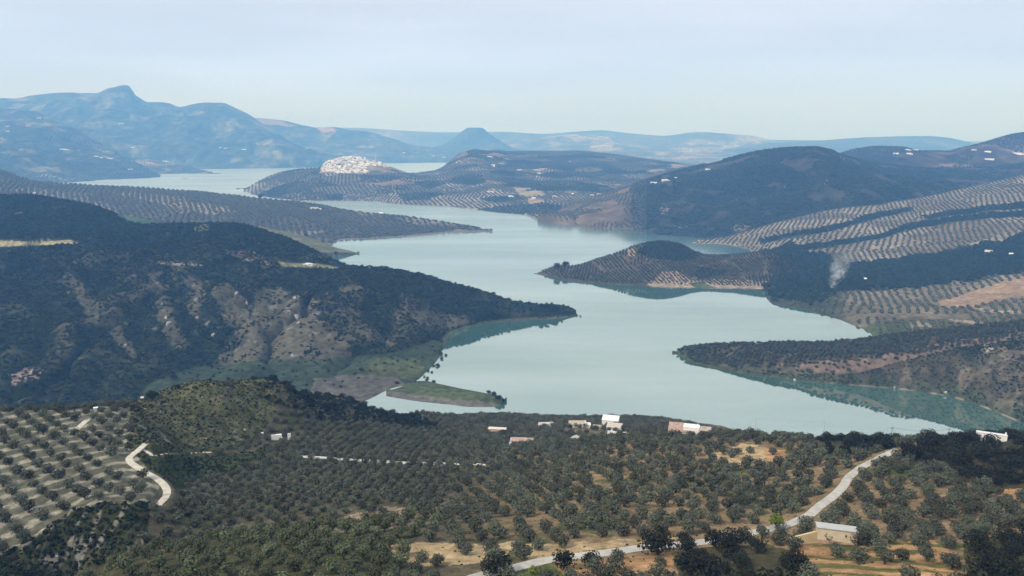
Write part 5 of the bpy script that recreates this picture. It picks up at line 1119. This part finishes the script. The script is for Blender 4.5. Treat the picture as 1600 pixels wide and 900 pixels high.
# ---- far white houses
def far_house(kind):
    bm = bmesh.new(); h, r = (.55, .22)
    prism(bm, [(0, -.3), (.6, -.3), (.6, h), (.3, h + r), (0, h)], -.5, .5)
    n0 = len(bm.faces)
    prism(bm, [(-.04, h - .01), (.3, h + r + .012), (.3, h + r + .05), (-.04, h + .03)], -.54, .54); prism(bm, [(.64, h - .01), (.64, h + .03), (.304, h + r + .05), (.304, h + r + .012)], -.54, .54)
    bm.faces.ensure_lookup_table()
    for f in bm.faces[n0:]: f.material_index = 1
    if kind % 2: box(bm, .504, .9, .06, .5, -.3, .38)
    n1 = len(bm.faces)
    for x in (-.3, 0, .28): box(bm, x - .05, x + .05, -.012, .02, .2, .36)
    bm.faces.ensure_lookup_table()
    for f in bm.faces[n1:]: f.material_index = 2
    bmesh.ops.recalc_face_normals(bm, faces=bm.faces[:])
    me = bpy.data.meshes.new('white_house'); bm.to_mesh(me); bm.free()
    for m in (M_WHITE, [M_WHITE, M_GREYROOF, M_WHITE, M_WHITE, M_TILE, M_WHITE][kind % 6], M_DARK): me.materials.append(m)
    return me
FH = [far_house(k) for k in range(6)]
def put_house(name, label, cat, group, lay, px, py, wpx, k, hs=1.0, rz=0):
    q = at(px, py, lay); w = max(wpx * q.y / F, 5)
    o = link(name, FH[k % 6], None, q, face(q, rz), (w, max(w * .8, 6) if w < 14 else 11, max(6.0, min(w * .62, 9)) * hs)); props(o, label, cat, group); return o
FARH = [
 (L_F1, 60, 185, 6, 'topmost white farmhouse on the left blue headland'), (L_F1, 12, 198, 5, 'upper of two tiny white houses at the far left edge'), (L_F1, 13, 206, 5, 'lower of two tiny white houses at the far left edge'),
 (L_F1, 97, 234, 11, 'widest white farmstead on the left blue headland'), (L_F1, 123, 236, 4, 'tiny white house just right of the widest farmstead'), (L_F1, 150, 245, 6, 'white house at the left of a short row above the shore'), (L_F1, 158, 247, 4, 'small white house in the middle of the short row'), (L_F1, 170, 248, 6, 'white house at the right of the short row above the shore'),
 (L_M, 190, 194, 9, 'white farm high under the pointed mountain'), (L_M, 208, 231, 6, 'upper white house on the slope below the pointed mountain'), (L_F2, 207, 239, 5, 'lower white house on the slope below the pointed mountain'), (L_F2, 257, 248, 7, 'white house on the crest of the second headland'),
 (L_M, 354, 232, 7, 'white farmhouse above the far lake shore'), (L_M, 345, 231, 4, 'tiny white house left of the farmhouse above the far shore'), (L_M, 381, 234, 7, 'pale house farthest right above the far lake shore'), (L_F2, 334, 266, 4, 'tiny white house near the tip of the second headland'), (L_F1, 204, 265, 7, 'pale building on the lower left headland near the water'),
 (L_B, 630, 239, 4, 'tiny white house on the hills behind the village spire'), (L_B, 677, 244, 4, 'left tiny white house above the far lake arm'), (L_B, 693, 246, 4, 'right tiny white house above the far lake arm'),
 (L_V, 812, 267, 8, 'white house below the tan ploughed field'), (L_V, 842, 272, 6, 'white house right of the tan ploughed field'), (L_V, 766, 301, 10, 'large pale farm on the grove slope above the water'), (L_V, 797, 308, 7, 'white house right of the large pale farm'), (L_V, 834, 311, 6, 'white house above the square tan field'),
 (L_V, 866, 308, 5, 'leftmost white house in the row right of the square field'), (L_V, 895, 304, 4, 'second white house in the row right of the square field'), (L_V, 925, 306, 4, 'third white house in the row right of the square field'), (L_V, 936, 305, 6, 'fourth white house in the row right of the square field'), (L_V, 961, 301, 5, 'rightmost white house in the row at the hill foot'),
 (L_V, 770, 259, 6, 'white house on the rocky hill right of the village, left one'), (L_V, 782, 257, 8, 'white house on the rocky hill right of the village, right one'), (L_V, 771, 261, 4, 'lowest white house on the rocky hill right of the village'), (L_V, 765, 246, 6, 'pale house near the top of the rocky hill'),
 (L_D, 1021, 287, 10, 'white farmhouse low on the left shoulder of the dark hill'), (L_D, 1039, 283, 9, 'white farmhouse next up the shoulder of the dark hill'), (L_D, 1056, 279, 4, 'tiny white house above two farmhouses on the dark hill'), (L_D, 1105, 266, 6, 'white house near the skyline of the dark hill'),
 (L_R, 1400, 241, 8, 'pale house left of the cluster on the far right ridge'), (L_R, 1418, 235, 6, 'upper left house of the cluster on the far right ridge'), (L_R, 1430, 235, 9, 'upper right house of the cluster on the far right ridge'), (L_R, 1420, 241, 6, 'lower house of the cluster on the far right ridge'),
 (L_R, 1543, 238, 9, 'white house in the middle of the right summit slope'), (L_R, 1521, 235, 5, 'small pale house left on the right summit slope'), (L_R, 1546, 250, 12, 'widest and lowest white house on the right summit slope'), (L_R, 1589, 241, 11, 'white house at the right edge below the summit'),
 (L_G, 1544, 396, 11, 'bright white house in the dark wood under the terraces'), (L_G, 1581, 399, 7, 'pale house at the right end of the dark wood'), (L_G, 1352, 438, 4, 'tiny white hut in the wood right of the smoke'),
 (L_L, 491, 327, 12, 'pale farm building on the left grove peninsula'), (L_L, 595, 334, 6, 'white hut on the crest of the grove peninsula'), (L_L, 54, 303, 4, 'tiny white hut at the near end of the grove peninsula')]
for i, (ly, px, py, w, lb) in enumerate(FARH): put_house('white_house', lb, 'house', 'white houses scattered over the hills', ly, px, py, w, i, rz=(i * 37) % 50 - 25)
# village
r_ = np.random.default_rng(21)
VPOLY = [(503, 268), (503.5, 256), (509, 249), (520, 245.5), (535, 242.5), (557, 242), (566, 245), (572, 249), (580, 252), (590, 253), (598, 255), (612, 260), (600, 260), (584, 257), (574, 259), (570, 264), (575, 268.5), (540, 270), (518, 269)]
nv = 0
for py in np.arange(243.2, 271, 2.0):
    for px in np.arange(502, 616, 3.9):
        jx, jy = px + r_.uniform(-1.6, 1.6), py + r_.uniform(-.8, .8)
        if inpoly(np.array(jx), np.array(jy), VPOLY) and r_.uniform() < .93:
            vb_ = ['on the skyline row', 'just under the skyline row', 'in the upper half', 'at mid height', 'in the lower half', 'on the bottom row'][int(np.clip((jy - 243) / 4.3, 0, 5))]
            hb_ = ['at the far left end of the hill village', 'in the left part of the hill village', 'left of centre in the hill village', 'below the square tower of the village', 'beside the rampart of the village', 'beyond the church at the village end'][int(np.clip((jx - 502) / 17, 0, 5))]
            lb = 'white house ' + vb_ + ' ' + hb_
            put_house('village_house', lb, 'house', 'white houses of the hill village', L_V, jx, jy + 1.2, r_.uniform(2.6, 4.6), int(r_.integers(0, 6)), r_.uniform(.8, 1.25), r_.uniform(-35, 35)); nv += 1
q = at(587, 253, L_V); e = bpy.data.objects.new('church', None); COL.objects.link(e); e.location = q; e.rotation_euler = (0, 0, face(q)); props(e, 'pinkish church tower with pointed spire on the village end', 'church')
def spire(bm):
    bmesh.ops.create_cone(bm, cap_ends=True, segments=4, radius1=5.2, radius2=.3, depth=16); bmesh.ops.rotate(bm, verts=bm.verts[:], cent=(0, 0, 0), matrix=__import__('mathutils').Matrix.Rotation(R(45), 3, 'Z')); bmesh.ops.translate(bm, verts=bm.verts[:], vec=(0, 0, 34))
bmo('tower', lambda bm: box(bm, -3.5, 3.5, -3.5, 3.5, -4, 26), M_PINK, e); bmo('spire', spire, M_PINK, e); bmo('nave', lambda bm: prism(bm, [(-4, -4), (6, -4), (6, 10), (1, 14), (-4, 10)], -24, -3.51), M_PINK, e)
q = at(570, 250, L_V); o = bmo('castle_tower', lambda bm: box(bm, -4, 4, -4, 4, -3, 17), M_WHITE); o.location = q; props(o, 'square white tower standing above the village roofs', 'tower')
q = at(580, 258, L_V); o = bmo('rampart', lambda bm: box(bm, -28, 28, 0, 2.5, -6, 5), M_WHITE); o.location = q; o.rotation_euler = (0, 0, R(-4)); props(o, 'long white rampart wall along the village terrace', 'wall')
# modern house on the left hill
q = at(481, 415, L_BIG); vb = building('villa', 'flat white villa on the shoulder of the dark left hill', 'villa', q, face(q), 17, 8, 3.2, 'flat', M_WHITE, M_WHITE, windows=[(-4, .9, 2.4, 1.4), (3, .9, 3.0, 1.4)])
bmo('wing', lambda bm: box(bm, -15, -8.51, .5, 6, -1.5, 2.2), M_STONE, vb); bmo('wing', lambda bm: box(bm, 8.51, 14, .5, 6, -1.5, 2.4), M_STONE, vb)
bmo('upper_storey', lambda bm: box(bm, -4, 5, 1.5, 7, 3.26, 4.8), M_WHITE, vb)

# ---- rocks
RK = []
for k in range(5):
    bm = bmesh.new(); bmesh.ops.create_icosphere(bm, subdivisions=2, radius=1.0)
    for v in bm.verts:
        p3 = v.co.copy(); f = 1 + .45 * float(vnoise(p3.x * 1.7 + k * 7, p3.y * 1.7 + p3.z, k)) + .22 * float(vnoise(p3.x * 4 + k, p3.z * 4 + p3.y * 3, k + 9)); v.co = p3 * f
    me = bpy.data.meshes.new('rock'); bm.to_mesh(me); bm.free(); me.materials.append(M_ROCK); RK.append(me)
ROCKS = [(L_BIG, 259, 497, 5, 'pale crag high on the long left rocky spur'), (L_BIG, 264, 506, 7, 'largest pale crag on the long left rocky spur'), (L_BIG, 253, 476, 4, 'small crag at the top of the left rocky spur'), (L_BIG, 463, 496, 7, 'pale crag on the broad central spur, upper one'), (L_BIG, 466, 506, 6, 'pale crag on the broad central spur, lower one'), (L_BIG, 460, 466, 5, 'crag at the tip of the central spur'),
         (L_BIG, 308, 497, 5, 'pale crag on the middle spur'), (L_BIG, 385, 474, 5, 'pale crag above the broad scree'), (L_BIG, 370, 459, 5, 'topmost pale crag of the broad scree'), (L_BIG, 333, 524, 6, 'low crag in the centre of the scree'), (L_BIG, 456, 556, 5, 'pale crag at the foot of the central spur'), (L_BIG, 196, 540, 5, 'ochre crag at the foot of the thin left spur'), (L_BIG, 50, 582, 6, 'reddish crag low at the left edge'), (L_BIG, 40, 592, 4, 'small crag under the reddish one at the left edge'),
         (L_N, 250, 644, 4, 'pale boulder on the left side of the knoll'), (L_N, 226, 640, 5, 'grey boulder at the orchard edge of the knoll'), (L_N, 316, 620, 4, 'boulder high on the knoll'), (L_N, 382, 672, 6, 'boulder low on the right side of the knoll'), (L_N, 340, 690, 4, 'boulder above the thin white path'),
         (L_N, 90, 868, 8, 'upright pale rock in the dark gully, right one'), (L_N, 28, 886, 7, 'pale rock in the dark gully, left one'), (L_N, 143, 840, 7, 'pale rock high in the dark gully'), (L_H, 1546, 546, 6, 'pale rock scar on the upper headland slope'), (L_H, 1478, 613, 5, 'rock at the headland waterline, right one'), (L_H, 1398, 605, 5, 'rock at the headland waterline, middle one'), (L_H, 1242, 594, 6, 'rock at the headland waterline, left one')]
for i, (ly, px, py, w, lb) in enumerate(ROCKS):
    q = at(px, py, ly); r = w / 2 * q.y / F * (1.15 if ly is L_BIG else 1)
    o = link('rock', RK[i % 5], None, q - Vector((0, 0, .15 * r)), i * 1.3, (r, r * .8, r * (1.3 if ly is L_BIG else .9))); props(o, lb, 'rock')

# ---- flooded bushes and single far trees
def sp_tree(px, py, wpx, lb, lay=None, ms=None, nm='oak_tree', cat='tree', group=None, mat=None):
    if lay is None:
        t, s = ray(px, py); y = H / float(s); q = Vector((float(t) * y, y, 0))
    else: q = at(px, py, lay)
    r = wpx / 2 * q.y / F
    tree_obj(nm, lb, cat, group, q.x, q.y, q.z - .25 * r * (lay is None), r, (ms or OAK_C)[int(px) % 4], int(px))
SHC = [crown_mesh('flooded_crown', [M_SCRUB], 180 + i, 200, 6, .8, .32, False, .5, .6) for i in range(4)]
for px, py, w, lb in [(681, 548.5, 5, 'smallest flooded bush at the top of the drowned shoreline'), (689, 554, 9, 'round flooded bush second from the top of the shoreline'), (697, 555.5, 6, 'flooded bush standing farthest out in the lake'), (690, 561, 8, 'flooded bush below the outermost one'), (684, 572, 10, 'wide flooded bush halfway down the drowned shoreline'), (678, 572, 7, 'flooded bush touching the wide halfway bush'), (674.5, 582, 5.5, 'lone flooded bush in open water above the spit'),
                      (669, 580, 6, 'flooded bush hugging the shore above the spit'), (663, 589, 5, 'small flooded bush in the inlet by the spit'), (668, 591, 6, 'flooded bush in the inlet, right of the small one'), (678, 597, 9, 'flooded bush on the water edge of the spit'), (621, 600, 9, 'round flooded bush alone in the muddy water'), (667, 594.5, 8, 'dark bush at the top of the grassy spit'), (649, 597, 6, 'dark bush at the neck of the grassy spit')]:
    sp_tree(px, py, w, lb, None, SHC, 'flooded_bush', 'bush', 'flooded bushes along the drowned shoreline')
for px, py, w, lb in [(764, 614, 10, 'dark tree at the left of the spit-end clump'), (772, 618, 12, 'tallest dark tree of the spit-end clump'), (779, 625, 13, 'broad dark tree low in the spit-end clump'), (786, 628, 8, 'dark tree at the very tip of the spit')]:
    sp_tree(px, py, w, lb, L_S, OAK_C, 'oak_tree', 'oak tree', 'trees at the end of the spit')
for px, py, w, lb, ly in [(407, 308, 9, 'lone dark tree on the skyline of the grove peninsula', L_L), (634, 427, 5, 'small tree on the ridge of the left hill above open water', L_BIG), (651, 430, 6, 'second small tree down the left hill ridge', L_BIG), (668, 434, 5, 'third small tree down the left hill ridge', L_BIG), (731, 453, 6, 'ridge tree halfway along the left hill point', L_BIG), (771, 461, 9, 'largest ridge tree on the left hill point', L_BIG), (795, 467, 6, 'ridge tree right of the largest one on the point', L_BIG),
                          (845, 479, 9, 'left tree of the row near the tip of the point', L_BIG), (855, 481, 10, 'middle tree of the row near the tip of the point', L_BIG), (868, 484, 11, 'right tree of the row near the tip of the point', L_BIG), (564, 580, 9, 'dark bush on the green flat left of the spit', L_BIG), (578, 580, 5, 'small bush beside the dark bush on the green flat', L_BIG), (272, 592, 14, 'dark bush on the teal meadow behind the knoll', L_BIG),
                          (767, 361, 7, 'clump at the tip of the grove peninsula', L_L), (870, 420, 14, 'left tree of the clump on the middle peninsula tip', L_P), (884, 417, 15, 'right tree of the clump on the middle peninsula tip', L_P), (478, 368, 7, 'lone bush on the pale meadow spit', LAYERS['meadow_spit']), (524, 398, 8, 'dark bush near the tip of the meadow spit', LAYERS['meadow_spit']), (560, 395, 5, 'tiny bush at the tip of the meadow spit', LAYERS['meadow_spit'])]:
    sp_tree(px, py, w, lb, ly, OAK_C, 'oak_tree', 'oak tree', None)
sp_tree(901, 494, 3.5, 'tiny bush standing in the water off the point', None, SHC, 'flooded_bush', 'bush'); sp_tree(907, 494.5, 4, 'drowned bush farthest off the point', None, SHC, 'flooded_bush', 'bush')
q = at(289, 272.5, L_F2); t, s = ray(290, 279.5); y = H / float(s)
o = link('islet', RK[1], None, (float(t) * y, y, -6), 0, (28, 40, 12)); props(o, 'small dark islet in the far lake arm', 'islet')

# ------------------------------------------------------------------ smoke of a field fire
q = at(1296, 452, L_G)
bm = bmesh.new(); n, m = 14, 12; rings = []
for i in range(n + 1):
    f = i / n; rr = 10 + 38 * f ** .7; cx = 3 + 24 * f; cy = 5 * f
    rings.append([bm.verts.new((cx + rr * math.cos(2 * math.pi * k / m), cy + rr * math.sin(2 * math.pi * k / m), 78 * f)) for k in range(m)])
for i in range(n):
    for k in range(m): bm.faces.new((rings[i][k], rings[i][(k + 1) % m], rings[i + 1][(k + 1) % m], rings[i + 1][k]))
bm.faces.new(rings[0][::-1]); bm.faces.new(rings[-1])
me = bpy.data.meshes.new('smoke'); bm.to_mesh(me); bm.free()
ms = bpy.data.materials.new('smoke'); ms.use_nodes = True; nt = ms.node_tree; nt.nodes.clear()
out = nt.nodes.new('ShaderNodeOutputMaterial'); pv = nt.nodes.new('ShaderNodeVolumePrincipled'); tc = nt.nodes.new('ShaderNodeTexCoord')
pv.inputs['Color'].default_value = (.84, .92, 1.0, 1); pv.inputs['Absorption Color'].default_value = (1, 1, 1, 1); nt.links.new(pv.outputs[0], out.inputs['Volume'])
def mth(op, a, b=None):
    n = nt.nodes.new('ShaderNodeMath'); n.operation = op
    for i, v in enumerate((a, b)):
        if v is None: continue
        if isinstance(v, (int, float)): n.inputs[i].default_value = v
        else: nt.links.new(v, n.inputs[i])
    return n.outputs[0]
nz = noise(nt, .085, 5, tc.outputs['Object']); nz.inputs['Distortion'].default_value = 1.5
wz = noise(nt, .05, 3, tc.outputs['Object']); wv = nt.nodes.new('ShaderNodeVectorMath'); wv.operation = 'MULTIPLY_ADD'     # curls in the plume
nt.links.new(wz.outputs['Color'], wv.inputs[0]); wv.inputs[1].default_value = (26, 26, 14); wv.inputs[2].default_value = (-13, -13, -7)
wa = nt.nodes.new('ShaderNodeVectorMath'); wa.operation = 'ADD'; nt.links.new(wv.outputs[0], wa.inputs[0]); nt.links.new(tc.outputs['Object'], wa.inputs[1])
sx = nt.nodes.new('ShaderNodeSeparateXYZ'); nt.links.new(wa.outputs[0], sx.inputs[0])
f_ = mth('DIVIDE', sx.outputs['Z'], 78.0)
dx = mth('SUBTRACT', sx.outputs['X'], mth('ADD', mth('MULTIPLY', f_, 24.0), 3.0)); dy = mth('SUBTRACT', sx.outputs['Y'], mth('MULTIPLY', f_, 5.0))
rad = mth('ADD', mth('MULTIPLY', mth('POWER', mth('MAXIMUM', f_, .0001), .7), 27.0), 4.0)
q2 = mth('DIVIDE', mth('ADD', mth('MULTIPLY', dx, dx), mth('MULTIPLY', dy, dy)), mth('MULTIPLY', rad, rad))
core = mth('POWER', mth('MAXIMUM', mth('SUBTRACT', 1.0, q2), 0.0), 1.5)
wisp = mth('MAXIMUM', mth('SUBTRACT', nz.outputs['Fac'], .44), 0.0)
fade = mth('MULTIPLY', mth('MAXIMUM', mth('SUBTRACT', 1.0, f_), 0.0), mth('GREATER_THAN', f_, 0.0))
dens = mth('MULTIPLY', mth('MULTIPLY', core, wisp), mth('MULTIPLY', mth('POWER', fade, 2.0), 1.5))
nt.links.new(dens, pv.inputs['Density'])
me.materials.append(ms); o = link('smoke', me, None, q); props(o, 'thin pale smoke rising from a field fire beside the dark wood', 'smoke', None, 'stuff')

# ------------------------------------------------------------------ the blue air: one closed box round everything
bm = bmesh.new(); box(bm, -15500, 15500, -1600, 19000, -23, 1080)
bmesh.ops.recalc_face_normals(bm, faces=bm.faces[:])
me = bpy.data.meshes.new('haze'); bm.to_mesh(me); bm.free()
mh = bpy.data.materials.new('haze_air'); mh.use_nodes = True; nt = mh.node_tree; nt.nodes.clear()
out = nt.nodes.new('ShaderNodeOutputMaterial'); pv = nt.nodes.new('ShaderNodeVolumePrincipled')
pv.inputs['Color'].default_value = (.17, .445, 1.0, 1); pv.inputs['Absorption Color'].default_value = (1, 1, 1, 1)     # pure scattering, blue light most
pv.inputs['Density'].default_value = 1.35e-4; pv.inputs['Anisotropy'].default_value = 0.0
nt.links.new(pv.outputs[0], out.inputs['Volume']); me.materials.append(mh)
o = link('haze', me); props(o, kind='stuff')
